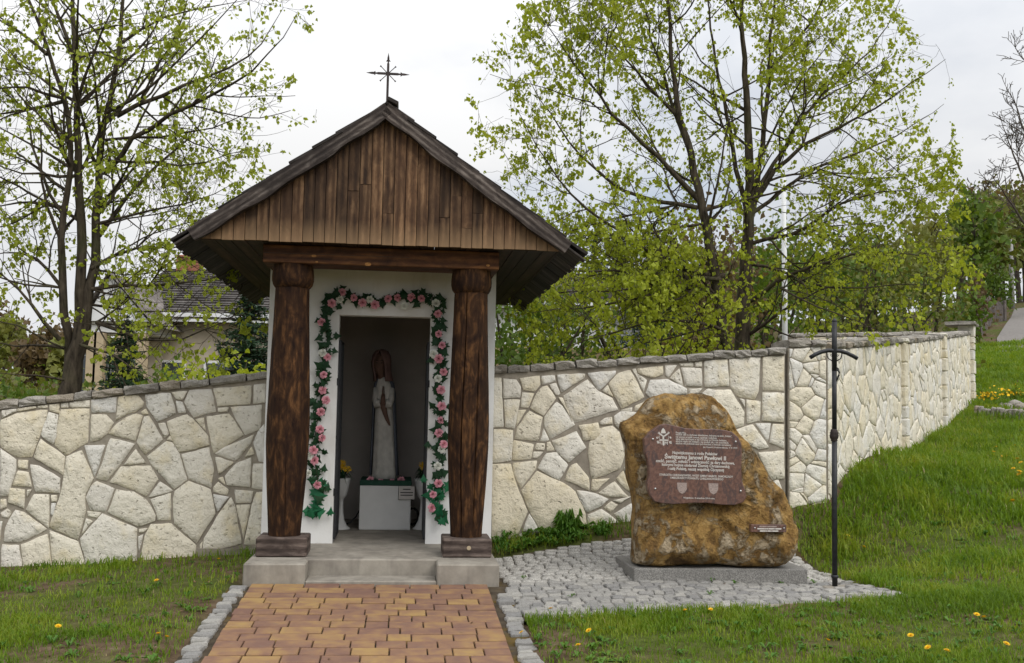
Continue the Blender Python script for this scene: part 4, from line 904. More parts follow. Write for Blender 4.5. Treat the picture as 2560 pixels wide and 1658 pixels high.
# roses at the statue's feet
for k, (x, y) in enumerate(((926,1200),(951,1206),(979,1206),(1003,1200))):
    a, b = front(x, y, PY+.06); e = local_empty('cut_rose', a, PY+.06, b, 'pink rose laid on the green cloth at the statue feet', 'rose', 'pink roses at the feet of the statue')
    ob('bloom', rp[k % 3], None, e, (0, 0, 0), (-.3, k, 0)); ob('leaf', iv[k], None, e, (-.03, .02, -.02), (.3, 1.9, .2)); ob('leaf', iv[(k+1) % 4], None, e, (.03, .02, -.022), (.3, -1.9, .2))
# white goblet planters with yellow bouquets
def planter(lx, ly, lab, seed, nf, labf):
    e = local_empty('goblet_planter', lx, ly, ZP, lab, 'planter')
    v, f = lathevf([(.088, 0), (.086, .008), (.060, .03), (.036, .075), (.024, .14), (.019, .22), (.021, .27), (.034, .285), (.050, .31), (.062, .36), (.074, .43), (.080, .462), (.074, .462), (.06, .40)], 28); part('bowl', v, f, M['white_gloss'], e, smooth=True)
    b = local_empty('flower_bouquet', lx, ly, ZP+.45, labf, 'flowers'); r = random.Random(seed)
    for k in range(nf):
        m_ = MB(); 
        for j in range(16):
            a = 2*math.pi*j/16; t = .2+.5*(j % 3)/2; L = .036; m_.add([(0, 0, 0), (L*math.cos(a+.15)*math.cos(t)*.8, L*math.sin(a+.15)*math.cos(t)*.8, L*math.sin(t)), (L*1.15*math.cos(a)*math.cos(t), L*1.15*math.sin(a)*math.cos(t), L*math.sin(t)*.9), (L*math.cos(a-.15)*math.cos(t)*.8, L*math.sin(a-.15)*math.cos(t)*.8, L*math.sin(t))], [(0, 1, 2, 3)])
        a = r.uniform(0, 6.28); q = r.uniform(.0, .06); m_.build('yellow_bloom', M['yellow_petal'], b, (q*math.cos(a), q*math.sin(a)-.03, .06+r.uniform(0, .1)), r=(r.uniform(.3, 1.1), r.uniform(-.4, .4), 0))
    m_ = MB()
    for k in range(46):
        a = r.uniform(0, 6.28); L = r.uniform(.1, .2); d = np.array([math.cos(a), math.sin(a), 0]); s_ = np.array([-math.sin(a), math.cos(a), 0])*.004; up = r.uniform(.02, .11)
        p0 = np.array([0, 0, 0.0]); p1 = d*L*.5+np.array([0, 0, up]); p2 = d*L+np.array([0, 0, up-.07]); m_.add([p0-s_, p0+s_, p1+s_, p1-s_, p2], [(0, 1, 2, 3), (3, 2, 4)])
    m_.build('grass_leaves', M['ivy'], b)
planter(-.355, 2.16, 'white goblet planter beside the coiled cable', 5, 7, 'larger yellow bouquet with grassy leaves in the goblet planter')
planter(.385, 2.2, 'white goblet planter half hidden by the doorway edge', 6, 4, 'smaller yellow bouquet with long dark grassy leaves behind the doorway edge')
q = MB(); q.tube([(-.19, 2.3, .30), (-.22, 2.28, .24), (-.27, 2.25, .19), (-.33, 2.27, .155), (-.40, 2.3, .15), (-.47, 2.35, .148)], .007, 7)
tag(ob('power_cable', mesh('power_cable', [W(*p) for p in q.v], q.f, True), M['cable']), 'black cable drooping to the niche floor beside the pedestal', 'cable')
q = MB(); q.tube([(.30+.055*math.cos(a), 2.42, .23+.075*math.sin(a)) for a in np.linspace(0, 6.28, 20)], .012, 8)
tag(ob('cable_coil', mesh('cable_coil', [W(*p) for p in q.v], q.f, True), M['cable']), 'black coil of cable standing behind the pedestal under the notice', 'cable')
# ================================================================ boulder, plaque, staff
pz = .115
part_pl = local_empty('granite_plinth', 1.88, -.02, 0, 'low grey granite slab under the ochre boulder', 'plinth')
part('slab', *boxvf((0, 0, -.02), (1.305, .665, pz), .008, .002), M['plinth'], part_pl)
BLY = .16
OUT = [(260,1395),(265,1250),(262,1100),(275,1000),(255,850),(225,760),(215,680),(215,500),(190,440),(160,350),(165,310),(230,280),(300,230),(380,130),(450,95),(520,75),(620,85),(690,95),(740,72),(820,75),(890,95),(960,150),(1020,220),(1060,310),(1100,390),(1180,470),(1240,540),(1300,640),(1350,740),(1430,850),(1490,960),(1510,1060),(1530,1150),(1545,1210),(1530,1290),(1490,1350),(1440,1400),(1330,1440),(1200,1455),(1080,1430),(950,1400),(820,1395),(700,1400),(560,1410),(430,1415),(330,1405)]
out2 = []
for x, y in OUT:
    a, z = front(1500+x*.3116, 960+y*.3116, BLY); out2.append((a, max(z-(.035 if y > 1330 else 0), pz-.003)))
P_ = np.array(out2+[out2[0]]); dd = np.concatenate([[0], np.cumsum(np.hypot(*np.diff(P_, axis=0).T))]); NB = 240
tt = np.linspace(0, dd[-1], NB, endpoint=False); OX = np.interp(tt, dd, P_[:, 0]); OZ = np.interp(tt, dd, P_[:, 1])
bc = np.array([2.50, .66]); BL = local_empty('memorial_boulder', 2.5, BLY, pz, 'ochre brown boulder carrying a red granite inscription plaque', 'boulder')
def bring(s, yy, k):                               # ring scaled towards the centre, at depth yy
    return [(bc[0]+(OX[i]-bc[0])*s, yy, bc[1]+(OZ[i]-bc[1])*s) for i in range(NB)]
prof = [(.06, -.205), (.2, -.205), (.35, -.203), (.5, -.20), (.63, -.195), (.74, -.186), (.83, -.172), (.90, -.150), (.95, -.120), (.982, -.080), (1.0, -.03), (1.0, .03), (.992, .09), (.975, .15), (.94, .22), (.88, .29), (.78, .34), (.6, .37), (.35, .385), (.08, .39)]
_pp = np.array(prof); _t = np.arange(len(prof)); prof = [(float(np.interp(q, _t, _pp[:, 0])), float(np.interp(q, _t, _pp[:, 1]))) for q in np.arange(0, len(prof)-1+1e-6, .5)]
bv = []
for k, (s, yy) in enumerate(prof): bv += bring(s, yy, k)
bv.append((bc[0], -.205, bc[1])); bv.append((bc[0], .39, bc[1])); bf = []; nr = len(prof)
for k in range(nr-1):
    for i in range(NB): j = (i+1) % NB; bf.append((k*NB+j, k*NB+i, (k+1)*NB+i, (k+1)*NB+j))
for i in range(NB): j = (i+1) % NB; bf.append((i, j, nr*NB)); bf.append(((nr-1)*NB+j, (nr-1)*NB+i, nr*NB+1))
bv2 = []
for x, y, z in bv:
    n1 = fbm((x*2.2, y*2.2+5, z*2.2), 5); n2 = mnoise.ridged_multi_fractal(Vector((x*3.1+3, y*3.1, z*2.4)), 1.0, 2.0, 4, 1.0, 2.0)-1.0
    n3 = fbm((x*11, y*11, z*11), 5); cell = mnoise.cell(Vector((x*7+n1, y*4, z*6+n1)))
    frontness = 1.0 if y < -.1 else .6
    dy = (.030*n1+.016*n2+.022*n3+.018*cell)*frontness
    # the face leans back towards the top and is hollowed on the left shoulder
    lean = .05*(z-.66)
    if y < 0: y = y+lean-dy-.035*math.exp(-((z-.25)/.16)**2)*(y < -.05)
    else: y = y+lean*.4+dy
    x2 = x+.010*n1*(1 if abs(y) > .05 else .4)+.004*n3; z2 = z+.008*n3
    z2 = max(z2, pz-.004)
    bv2.append((x2-2.5, y, z2-pz))
part('rock', bv2, bf, M['boulder'], BL, smooth=True)
PQ = [(355,440),(400,385),(430,365),(480,330),(530,320),(600,335),(680,355),(800,365),(920,362),(1000,370),(1060,385),(1110,430),(1135,480),(1140,560),(1135,680),(1140,780),(1165,850),(1175,910),(1150,950),(1080,972),(980,970),(860,955),(740,955),(600,965),(520,960),(440,945),(405,900),(385,850),(380,800),(395,740),(390,660),(380,600),(360,550)]
PLY = BLY-.270                                     # plaque face plane
pq = [front(1500+x*.3116, 960+y*.3116, PLY) for x, y in PQ]; pc = np.mean(pq, axis=0)
pq = [(a-pc[0], b-pc[1]) for a, b in pq][::-1]
if area(pq) < 0: pq = pq[::-1]
ip = [(a*.985, b*.985) for a, b in pq]; n = len(pq)
v = [(a, .06, b) for a, b in pq]+[(a, .004, b) for a, b in pq]+[(a, 0, b) for a, b in ip]; f = [tuple(range(2*n, 3*n))]
for k in range(2):
    for i in range(n): j = (i+1) % n; f.append((k*n+j, k*n+i, (k+1)*n+i, (k+1)*n+j))
PL = part('plaque', v, [q[::-1] if len(q) == 4 else q for q in f], M['plaque'], BL, (pc[0]-2.5, PLY-BLY, pc[1]-pz))
PL['label'] = 'red-brown polished granite plaque with white Polish inscription'
# lettering
def text(s, size, x, z, parent, m, align='CENTER', name='lettering', width=None, bold=0.0, rot=0.0, dep=.0012):
    cu = bpy.data.curves.new('txt', 'FONT'); cu.body = s; cu.size = size; cu.align_x = align; cu.extrude = dep/2; cu.offset = bold; cu.resolution_u = 2
    o = bpy.data.objects.new('txt', cu); COL.objects.link(o)
    me = bpy.data.meshes.new_from_object(o.evaluated_get(bpy.context.evaluated_depsgraph_get())); bpy.data.objects.remove(o); bpy.data.curves.remove(cu)
    xs = [q.co.x for q in me.vertices]; k = 1.0
    if width: k = width/(max(xs)-min(xs))
    sh = .0
    me.transform(Matrix(((k, 0, 0, 0), (0, 0, -1, 0), (0, 1, 0, 0), (0, 0, 0, 1)))); me.name = name
    return ob(name, me, m, parent, (x, -.0007, z), (0, -rot, 0))
def pl(x, y):                                      # plaque zoom pixel to plaque-local
    a, b = front(1610+x*.14925, 1050+y*.14925, PLY-.002); return a-pc[0], b-pc[1]
RT = -.018
def line(s, x0, x1, y, h, bold=0.0006):
    a = pl(x0, y); b = pl(x1, y+(x1-x0)*.018); text(s, h, (a[0]+b[0])/2, (a[1]+b[1])/2, PL, M['lettering'], width=b[0]-a[0], bold=bold, rot=RT)
line('Najwi\u0119kszemu z rodu Polak\u00f3w', 475, 1228, 575, .030)
line('\u015awi\u0119temu Janowi Paw\u0142owi II', 345, 1375, 652, .041, .0010)
line('cze\u015b\u0107, pami\u0119\u0107, mi\u0142o\u015b\u0107 i wdzi\u0119czno\u015b\u0107 za dary duchowe,', 200, 1520, 714, .029)
line('kt\u00f3rymi hojnie obdarza\u0142 Ziemi\u0119 Chrzanowsk\u0105', 300, 1432, 776, .029)
line('i ca\u0142\u0105 Polsk\u0119, nasz\u0105 wsp\u00f3ln\u0105 Ojczyzn\u0119', 398, 1340, 840, .029)
line('STAROSTA CHRZANOWSKI, W\u00d3JT GMINY BABICE, SAMORZ\u0104DY', 258, 1490, 940, .021, .0003)
line('I MIESZKA\u0143CY POWIATU CHRZANOWSKIEGO', 440, 1330, 990, .021, .0003)
line('Wygie\u0142z\u00f3w, 4 wrze\u015bnia 2014 roku', 660, 1185, 1318, .016, .0002)
for k, (s, xe) in enumerate((('Prosz\u0119 Was,', 708), ('aby\u015bcie ca\u0142e to duchowe dziedzictwo, kt\u00f3remu na imi\u0119 \u201ePolska\u201d,', 1475), ('raz jeszcze przyj\u0119li z wiar\u0105, nadziej\u0105 i mi\u0142o\u015bci\u0105,', 1222), ('tak\u0105, jak\u0105 zaszczepia w nas Chrystus na Chrzcie \u015bwi\u0119tym,', 1390), ('aby\u015bcie nigdy nie zw\u0105tpili i nie znu\u017cyli si\u0119, i nie zniech\u0119cili,', 1420), ('aby\u015bcie nie podcinali sami tych korzeni, z kt\u00f3rych wyrastamy.', 1465))):
    line(s, 533, xe, 228+k*37, .019, .0002)
line('Jan Pawe\u0142 II, Krak\u00f3w-B\u0142onia, 9 VI 1979', 992, 1565, 470, .015, .0002)
# emblem: tiara over crossed keys and a shield with a cross and the letter M
def flat(name, polys, m, parent, dep=.0012):
    q = MB()
    for p in polys:
        pp = [pl(*c) for c in p]
        if area(pp) < 0: pp = pp[::-1]
        q.prism(pp, -.0010, .0002)
    return q.build(name, m, parent)
EM = [[(285,225),(288,190),(300,160),(322,135),(345,160),(360,190),(368,225)], [(310,262),(338,262),(340,430),(325,430),(312,415)], [(262,325),(408,330),(408,352),(262,348)],
      [(228,222),(246,205),(325,262),(312,280)], [(418,205),(432,222),(345,282),(335,262)], [(232,215),(252,196),(270,212),(250,232)], [(396,212),(412,196),(432,214),(414,234)],
      [(262,348),(270,330),(240,372),(228,360)], [(400,330),(410,345),(446,372),(434,384)], [(215,352),(245,350),(248,366),(216,368)], [(220,374),(262,372),(262,392),(222,392)], [(418,366),(460,352),(458,374),(424,386)], [(428,386),(464,378),(466,396),(432,398)],
      [(345,415),(347,362),(357,362),(357,415)], [(388,415),(388,362),(398,362),(398,415)], [(357,362),(373,385),(388,362),(388,376),(373,400),(357,376)],
      [(205,290),(222,280),(232,310),(215,318)], [(234,276),(240,274),(248,304),(240,306)], [(432,284),(450,278),(462,305),(446,314)], [(424,280),(430,278),(442,308),(436,310)],
      [(258,262),(263,262),(266,325),(261,325)], [(408,264),(413,264),(412,330),(407,330)], [(262,352),(268,352),(296,410),(290,413)]]
flat('emblem', EM, M['lettering'], PL)
for x0 in (555, 1080):
    y0 = 1050 if x0 == 555 else 1060; flat('shield', [[(x0, y0), (x0+165, y0+3), (x0+163, y0+110), (x0+135, y0+160), (x0+85, y0+190), (x0+38, y0+160), (x0+8, y0+110)]], M['crest_grey'], PL)
for x, y in ((148,322),(1535,365),(188,1152),(1618,1190)):
    a, b = pl(x, y); vv_, ff_ = lathevf([(.008, 0), (.0085, .003), (.006, .008), (.001, .010)], 14); part('bolt', [(p, -q_, w_) for p, w_, q_ in vv_], [t[::-1] for t in ff_], M['steel'], PL, (a, -.0005, b), True)
# small donor plaque
DLY = BLY-.285; D0 = front(1878, 1312, DLY); D1 = front(1966, 1331, DLY); dc = ((D0[0]+D1[0])/2, (D0[1]+D1[1])/2); dw, dh = abs(D1[0]-D0[0])/2, abs(D0[1]-D1[1])/2
SP = part('small_plaque', *boxvf((-dw, 0, -dh), (dw, .05, dh), .002), M['plaque'], BL, (dc[0]-2.5, DLY-BLY, dc[1]-pz)); SP['label'] = 'small red granite strip with two bolts low on the boulder'
for z, ws in ((.014, (-.55, -.1, .45)), (-.002, (-.66, -.22, -.12, -.02, .30, .36, .72)), (-.018, (-.52, -.16, -.08, .12, .18, .55))):
    for a, b in zip(ws[:-1], ws[1:]): part('lettering', *boxvf((a*dw+.0015, -.0012, z-.0045), (b*dw-.0015, .0003, z+.0045)), M['lettering'] if z < .01 else M['crest_grey'], SP)
for x in (-dw*.80, dw*.86): vv_, ff_ = lathevf([(.006, 0), (.0065, .002), (.004, .006), (.001, .007)], 12); part('bolt', [(p, -q_, w_) for p, w_, q_ in vv_], [t[::-1] for t in ff_], M['steel'], SP, (x, -.0005, .004), True)

# iron staff with bowed crossbar
SX, SY = 3.302, -.232; zb_ = tzl(SX, SY)
S = local_empty('iron_staff', SX, SY, zb_, 'tall slender black iron staff with a bowed crossbar standing on the cobbles', 'cross')
q = MB(); q.tube([(0, 0, -.05), (0, 0, .6), (.002, 0, 1.07)], [.0195, .0195, .0190], 14); q.tube([(.002, 0, 1.05), (.004, 0, 1.60)], .0175, 14); q.tube([(.004, 0, 1.55), (.006, 0, 1.92)], .0185, 12); q.build('pole', M['iron'], S, smooth=True)
v, f = lathevf([(.017, .055), (.025, .062), (.027, .070), (.025, .078), (.017, .084)], 18); part('collar', v, f, M['iron'], S, smooth=True)
v, f = lathevf([(.017, 1.035), (.024, 1.045), (.022, 1.052), (.030, 1.062), (.032, 1.078), (.029, 1.092), (.031, 1.100), (.024, 1.112), (.025, 1.118), (.016, 1.128)], 20)
v = [(x*(1+.06*math.sin(7*math.atan2(y, x)+z*90)), y*(1+.06*math.sin(7*math.atan2(y, x)+z*90)), z) for x, y, z in v]; part('knob', v, f, M['rust_iron'], S, smooth=True)
zc = front(2087, 880, SY)[1]-zb_
q = MB(); q.tube([(-.178, 0, zc-.046), (-.14, 0, zc-.022), (-.09, 0, zc-.001), (-.04, 0, zc+.010), (.006, 0, zc+.008), (.05, 0, zc+.008), (.10, 0, zc-.006), (.15, 0, zc-.028), (.178, 0, zc-.044)], [.015]*9, 12); q.build('crossbar', M['iron'], S, smooth=True)
for s in (-1, 1):
    q = MB(); q.tube([(.005+s*.058, 0, zc), (.005+s*.055, 0, zc-.03), (.005+s*.045, 0, zc-.05), (.005+s*.014, 0, zc-.068)], .004, 6); q.build('brace', M['iron'], S, smooth=True)
    q = MB(); q.tube([(.005+s*(.024+.008*math.cos(a)*(1-a/9)), 0, zc-.028+.010*math.sin(a)*(1-a/9)) for a in np.linspace(0, 6.6, 16)], .0022, 5); q.build('scroll', M['iron'], S, smooth=True)
q = MB(); q.tube([(.012, -.01, zc-.13), (.026, -.016, zc-.135), (.034, -.016, zc-.15), (.032, -.014, zc-.17), (.024, -.012, zc-.19), (.012, -.008, zc-.22)], [.008, .007, .006, .006, .006, .005], 8); q.tube([(.010, -.01, zc-.115), (.022, -.012, zc-.118), (.033, -.012, zc-.128)], .005, 7); q.build('hook', M['iron'], S, smooth=True)
v, f = lathevf([(.017, 1.905), (.020, 1.915), (.016, 1.925), (.004, 1.935)], 14); part('finial', v, f, M['iron'], S, (.006, 0, 0), True)
# ================================================================ trees
class Tree:
    def __init__(s, seed): s.r = random.Random(seed); s.np = np.random.default_rng(seed); s.tubes = []; s.tips = []
    def limb(s, pts, r0, r1):
        """pts: world points of a main limb -> smooth polyline"""
        P = np.array(pts, float); d = np.concatenate([[0], np.cumsum(np.linalg.norm(np.diff(P, axis=0), axis=1))]); n = max(6, int(d[-1]/.22))
        t = np.linspace(0, d[-1], n); Q = np.stack([np.interp(t, d, P[:, k]) for k in range(3)], 1)
        for _ in range(3): Q[1:-1] = .25*Q[:-2]+.5*Q[1:-1]+.25*Q[2:]
        Q[1:-1] += s.np.normal(0, .012, (n-2, 3)); R = r1*.6+(r0-r1*.6)*(1-np.linspace(0, 1, n))**1.15 if r1 < r0 else np.linspace(r0, r1, n)
        s.tubes.append((Q, R, 9 if r0 > .07 else 7)); return Q, R
    def grow(s, p, d, L, r, level, maxl, up=.10, spread=1.0, leaf=True):
        n = max(4, int(L/.11)); P = [np.array(p)]; d = np.array(d)/np.linalg.norm(d); step = L/n; g = s.np.normal(0, .05, 3)
        for i in range(n):
            d = d+s.np.normal(0, .10, 3)+g*.3+np.array([0, 0, up*(.35 if i < n*.5 else 1.0)])*.35; d /= np.linalg.norm(d); P.append(P[-1]+d*step)
        P = np.array(P); R = np.linspace(r, max(.0016, r*.35), n+1); s.tubes.append((P, R, 5 if r > .012 else (4 if r > .006 else 3)))
        if level >= maxl:
            for i in range(1, n+1):
                if leaf and s.r.random() < .8: s.tips.append((P[i], d, level))
            return
        for i in range(1, n+1):
            if s.r.random() < (.62 if level else .5):
                t = (P[i]-P[i-1])/np.linalg.norm(P[i]-P[i-1]); s.side(P[i], t, L*s.r.uniform(.32, .58)*(1.1-.45*i/n), R[i]*.6, level+1, maxl, up, spread, leaf)
        if leaf: s.tips.append((P[-1], d, level))
    def side(s, p, t, L, r, level, maxl, up, spread, leaf):
        a = s.np.normal(0, 1, 3); a -= a@t*t; a /= np.linalg.norm(a)+1e-9; ang = s.r.uniform(.5, 1.05)*spread
        s.grow(p, t*math.cos(ang)+a*math.sin(ang), max(L, .14), max(r, .0022), level, maxl, up, spread, leaf)
    def furnish(s, Q, R, t0=.2, dens=1.6, L0=1.2, maxl=2, up=.10, spread=1.0, leaf=True):
        n = len(Q); seg = np.linalg.norm(Q[1]-Q[0])
        for i in range(int(n*t0), n):
            k = s.np.poisson(dens*seg)
            for _ in range(k):
                t = Q[min(i+1, n-1)]-Q[max(i-1, 0)]; t /= np.linalg.norm(t); s.side(Q[i], t, L0*s.r.uniform(.45, 1.0)*(1.15-.6*i/n), min(R[i]*.55, .020), 0, maxl, up, spread, leaf)
        if leaf: s.tips.append((Q[-1], Q[-1]-Q[-2], 0))
    def trim(s, bad):                              # the crown ends where the photograph's crown ends
        keep_ = []
        for P, R, n in s.tubes:
            x, y = projx(P[-1]); 
            if not (bad(x, y) and R[0] < .03): keep_.append((P, R, n))
        s.tubes = keep_; s.tips = [t for t in s.tips if not bad(*projx(t[0]))]
    def build(s, name, label, base, bark='bark', leafm='lime_leaf', per=2.2, size=.05, group=None, cat='tree', trunk_min=.03, keep=None):
        base = np.array(base, float); e = empty(name, base, 0, label, cat, group)
        V = {0: [], 1: []}; F = {0: [], 1: []}; cnt = {0: 0, 1: 0}
        for P, R, n in s.tubes:
            w_ = 0 if R[0] >= trunk_min else 1; v, f = fast_tube(P-base, R, n); V[w_].append(v); F[w_].append(f+cnt[w_]); cnt[w_] += len(v)
        for w_, nm in ((0, 'trunk'), (1, 'twigs')):
            if V[w_]: npmesh(nm, np.concatenate(V[w_]), np.concatenate(F[w_]), M[bark], e, True)
        if s.tips and per > 0:
            print('TREE', name, len(s.tubes), len(s.tips))
            T = np.array([t[0] for t in s.tips])
            if keep is not None: T = T[keep(T)]
            k = s.np.poisson(per*2.0, len(T))*(s.np.random(len(T)) < .55); c = np.repeat(T, k, axis=0); c = c+s.np.normal(0, size*.55, c.shape)
            npmesh('foliage', *leaves(c-base, size, s.np), M[leafm], e, False)
        return e
def fast_tube(P, R, n):
    m = len(P); T = np.gradient(P, axis=0); T /= np.linalg.norm(T, axis=1)[:, None]+1e-9
    up = np.where(np.abs(T[:, 2:3]) < .9, np.array([[0, 0, 1.0]]), np.array([[1.0, 0, 0]])); up = np.repeat(up[:1], m, 0)
    s = np.cross(T, up); s /= np.linalg.norm(s, axis=1)[:, None]+1e-9; b = np.cross(s, T); a = np.arange(n)*2*math.pi/n
    V = (P[:, None]+R[:, None, None]*(np.cos(a)[None, :, None]*s[:, None]+np.sin(a)[None, :, None]*b[:, None])).reshape(-1, 3)
    i = np.arange(m-1)[:, None]*n; j = np.arange(n)[None, :]; F = np.stack([i+j, i+(j+1) % n, i+n+(j+1) % n, i+n+j], -1).reshape(-1, 4); return V, F
def leaves(c, size, rng, droop=.7, sides=None):
    """hanging folded leaves: 2 quads each"""
    n = len(c); sz = size*rng.uniform(.5, 1.45, n)[:, None]
    d = rng.normal(0, 1, (n, 3)); d[:, 2] = -abs(d[:, 2])*1.2-droop; d /= np.linalg.norm(d, axis=1)[:, None]
    s = np.cross(d, rng.normal(0, 1, (n, 3))); s /= np.linalg.norm(s, axis=1)[:, None]; u = np.cross(s, d)
    a = c; b = c+d*sz; w_ = sz*.42; l = c+d*sz*.42+s*w_+u*w_*.45; r = c+d*sz*.42-s*w_+u*w_*.45
    V = np.stack([a, l, b, r], 1).reshape(-1, 3); k = np.arange(n)[:, None]*4; F = np.concatenate([k+np.array([[0, 1, 2]]), k+np.array([[0, 2, 3]])]); return V, F
def npmesh(name, V, F, m, parent=None, smooth=False):
    me = bpy.data.meshes.new(name); nv, nf, k = len(V), len(F), F.shape[1]
    me.vertices.add(nv); me.vertices.foreach_set('co', np.ascontiguousarray(V, np.float32).ravel()); me.loops.add(nf*k); me.loops.foreach_set('vertex_index', np.ascontiguousarray(F, np.int32).ravel())
    me.polygons.add(nf); me.polygons.foreach_set('loop_start', np.arange(nf, dtype=np.int32)*k); me.polygons.foreach_set('loop_total', np.full(nf, k, np.int32))
    if smooth: me.polygons.foreach_set('use_smooth', np.ones(nf, bool))
    me.update(); me.validate(); return ob(name, me, m, parent)
def limbs(T, lst, D0):
    out_ = []
    for (pts, r0, r1, dd, fur) in lst:
        n = len(pts); W3 = [atD(x, y, D0+(dd[0]+(dd[1]-dd[0])*k/(n-1))) for k, (x, y) in enumerate(pts)]
        k_ = .62 if r0 < .1 else .72; Q, R = T.limb(W3, r0*k_, r1*.6)
        out_.append((Q, R))
        if fur: T.furnish(Q, R, **fur)
    return out_
def auto_limbs(T, stems, n, L, r, fur, tlo=.35, thi=.95, az=None):
    for _ in range(n):
        Q, R = stems[T.r.randrange(len(stems))]; i = int(len(Q)*T.r.uniform(tlo, thi)); i = min(i, len(Q)-2); a = T.r.uniform(0, 6.283) if az is None else T.r.uniform(*az)
        el = T.r.uniform(.25, .95); d = np.array([math.cos(a)*math.cos(el), math.sin(a)*math.cos(el), math.sin(el)]); LL = L*T.r.uniform(.6, 1.1); k = 7; P = [Q[i]]
        for j in range(k): d = d+T.np.normal(0, .10, 3)+np.array([0, 0, .03]); d /= np.linalg.norm(d); P.append(P[-1]+d*LL/k)
        q, rr = T.limb(P, min(r, R[i]*.6), .004); T.furnish(q, rr, **fur)
# ---- left lime tree
TL = Tree(5); D = 10.2
F1 = dict(t0=.18, dens=2.8, L0=1.25, maxl=2, up=.07); F2 = dict(t0=.12, dens=4.4, L0=1.1, maxl=2, up=.03); F0 = dict(t0=.28, dens=2.2, L0=1.5, maxl=2, up=.10)
zb_ = tz1(atD(170, 985, D)[0], D)
base_px = (160, 1060)
_l = limbs(TL, [
 ([(158,1080),(172,985),(190,880),(205,815),(212,780)], .170, .19, (0, 0), None),
 ([(196,850),(210,760),(208,680),(202,600),(200,500),(198,272),(186,159),(184,0),(180,-200)], .095, .035, (0, 0), F0),
 ([(205,840),(230,700),(236,600),(248,432),(273,250),(295,136),(313,0),(330,-180)], .090, .030, (0, .3), F0),
 ([(172,905),(158,800),(154,700),(157,522),(186,363),(168,282),(150,213),(114,109),(73,0),(40,-120)], .075, .03, (.1, -.4), F0),
 ([(186,150),(132,0),(110,-90)], .04, .02, (0, .3), F1),
 ([(263,430),(320,355),(372,313),(500,254),(636,182),(720,110),(740,40)], .05, .008, (.2, -.6), F1), ([(291,291),(409,227),(545,186),(636,154),(690,70),(708,20)], .042, .007, (.2, .6), F1),
 ([(248,590),(336,450),(436,386),(495,336),(522,290),(530,220)], .04, .007, (.1, .9), F1), ([(200,263),(254,200),(327,159),(390,100),(409,45),(430,-60)], .035, .01, (0, .5), F1),
 ([(227,672),(327,609),(395,600),(463,613),(520,640)], .035, .006, (0, .6), F2), ([(229,723),(323,700),(412,720),(441,729),(559,697),(640,660)], .036, .006, (0, .2), F2), ([(241,806),(341,847),(412,862),(459,856),(559,809),(620,760)], .034, .006, (0, -.4), F2),
 ([(200,862),(276,882),(338,920),(382,959)], .026, .006, (-.1, -.7), F2), ([(157,254),(68,277),(0,286),(-60,290)], .035, .012, (0, .4), F1), ([(155,245),(90,218),(0,218),(-60,230)], .03, .012, (0, -.5), F1), ([(118,136),(45,68),(0,45),(-50,20)], .035, .012, (0, .4), F1),
 ([(150,850),(100,790),(75,750),(20,690),(-50,650)], .04, .012, (0, -.4), F2), ([(158,520),(100,505),(40,500),(-40,520)], .035, .012, (0, .5), F1), ([(190,440),(110,430),(40,440),(-40,400)], .03, .01, (0, -.7), F1), ([(155,720),(100,640),(50,620),(-30,640)], .034, .01, (0, .7), F2), ([(160,870),(90,860),(30,870),(-40,840)], .03, .01, (0, .6), F2), ([(270,280),(380,230),(480,110),(560,40),(620,-30)], .03, .008, (0, -.6), F1), ([(300,110),(400,40),(520,10),(620,0)], .028, .007, (0, .5), F1),
 ([(240,560),(330,520),(430,530),(540,500),(600,450)], .028, .006, (0, .2), F2), ([(255,400),(350,400),(470,420),(560,400),(640,370)], .026, .006, (0, -.5), F2), ([(262,350),(380,340),(500,330),(610,300),(690,250)], .026, .006, (0, .8), F1), ([(160,950),(110,930),(50,940),(-20,930)], .022, .006, (-.2, -.6), F2), ([(215,760),(300,780),(420,790),(520,770)], .024, .006, (0, .9), F2)], D)
auto_limbs(TL, _l[1:5], 26, 2.2, .022, F1)
auto_limbs(TL, _l[9:13], 12, 1.5, .016, F2, .1)
TL.trim(lambda x, y: x > 790)
p = atD(160, 1060, D); TL.build('lime_tree', 'tall lime tree with several trunks standing across the shrine from the boulder', (p[0], p[1], tz1(p[0], p[1])), per=1.35, size=.046, leafm='lime_leaf_pale')
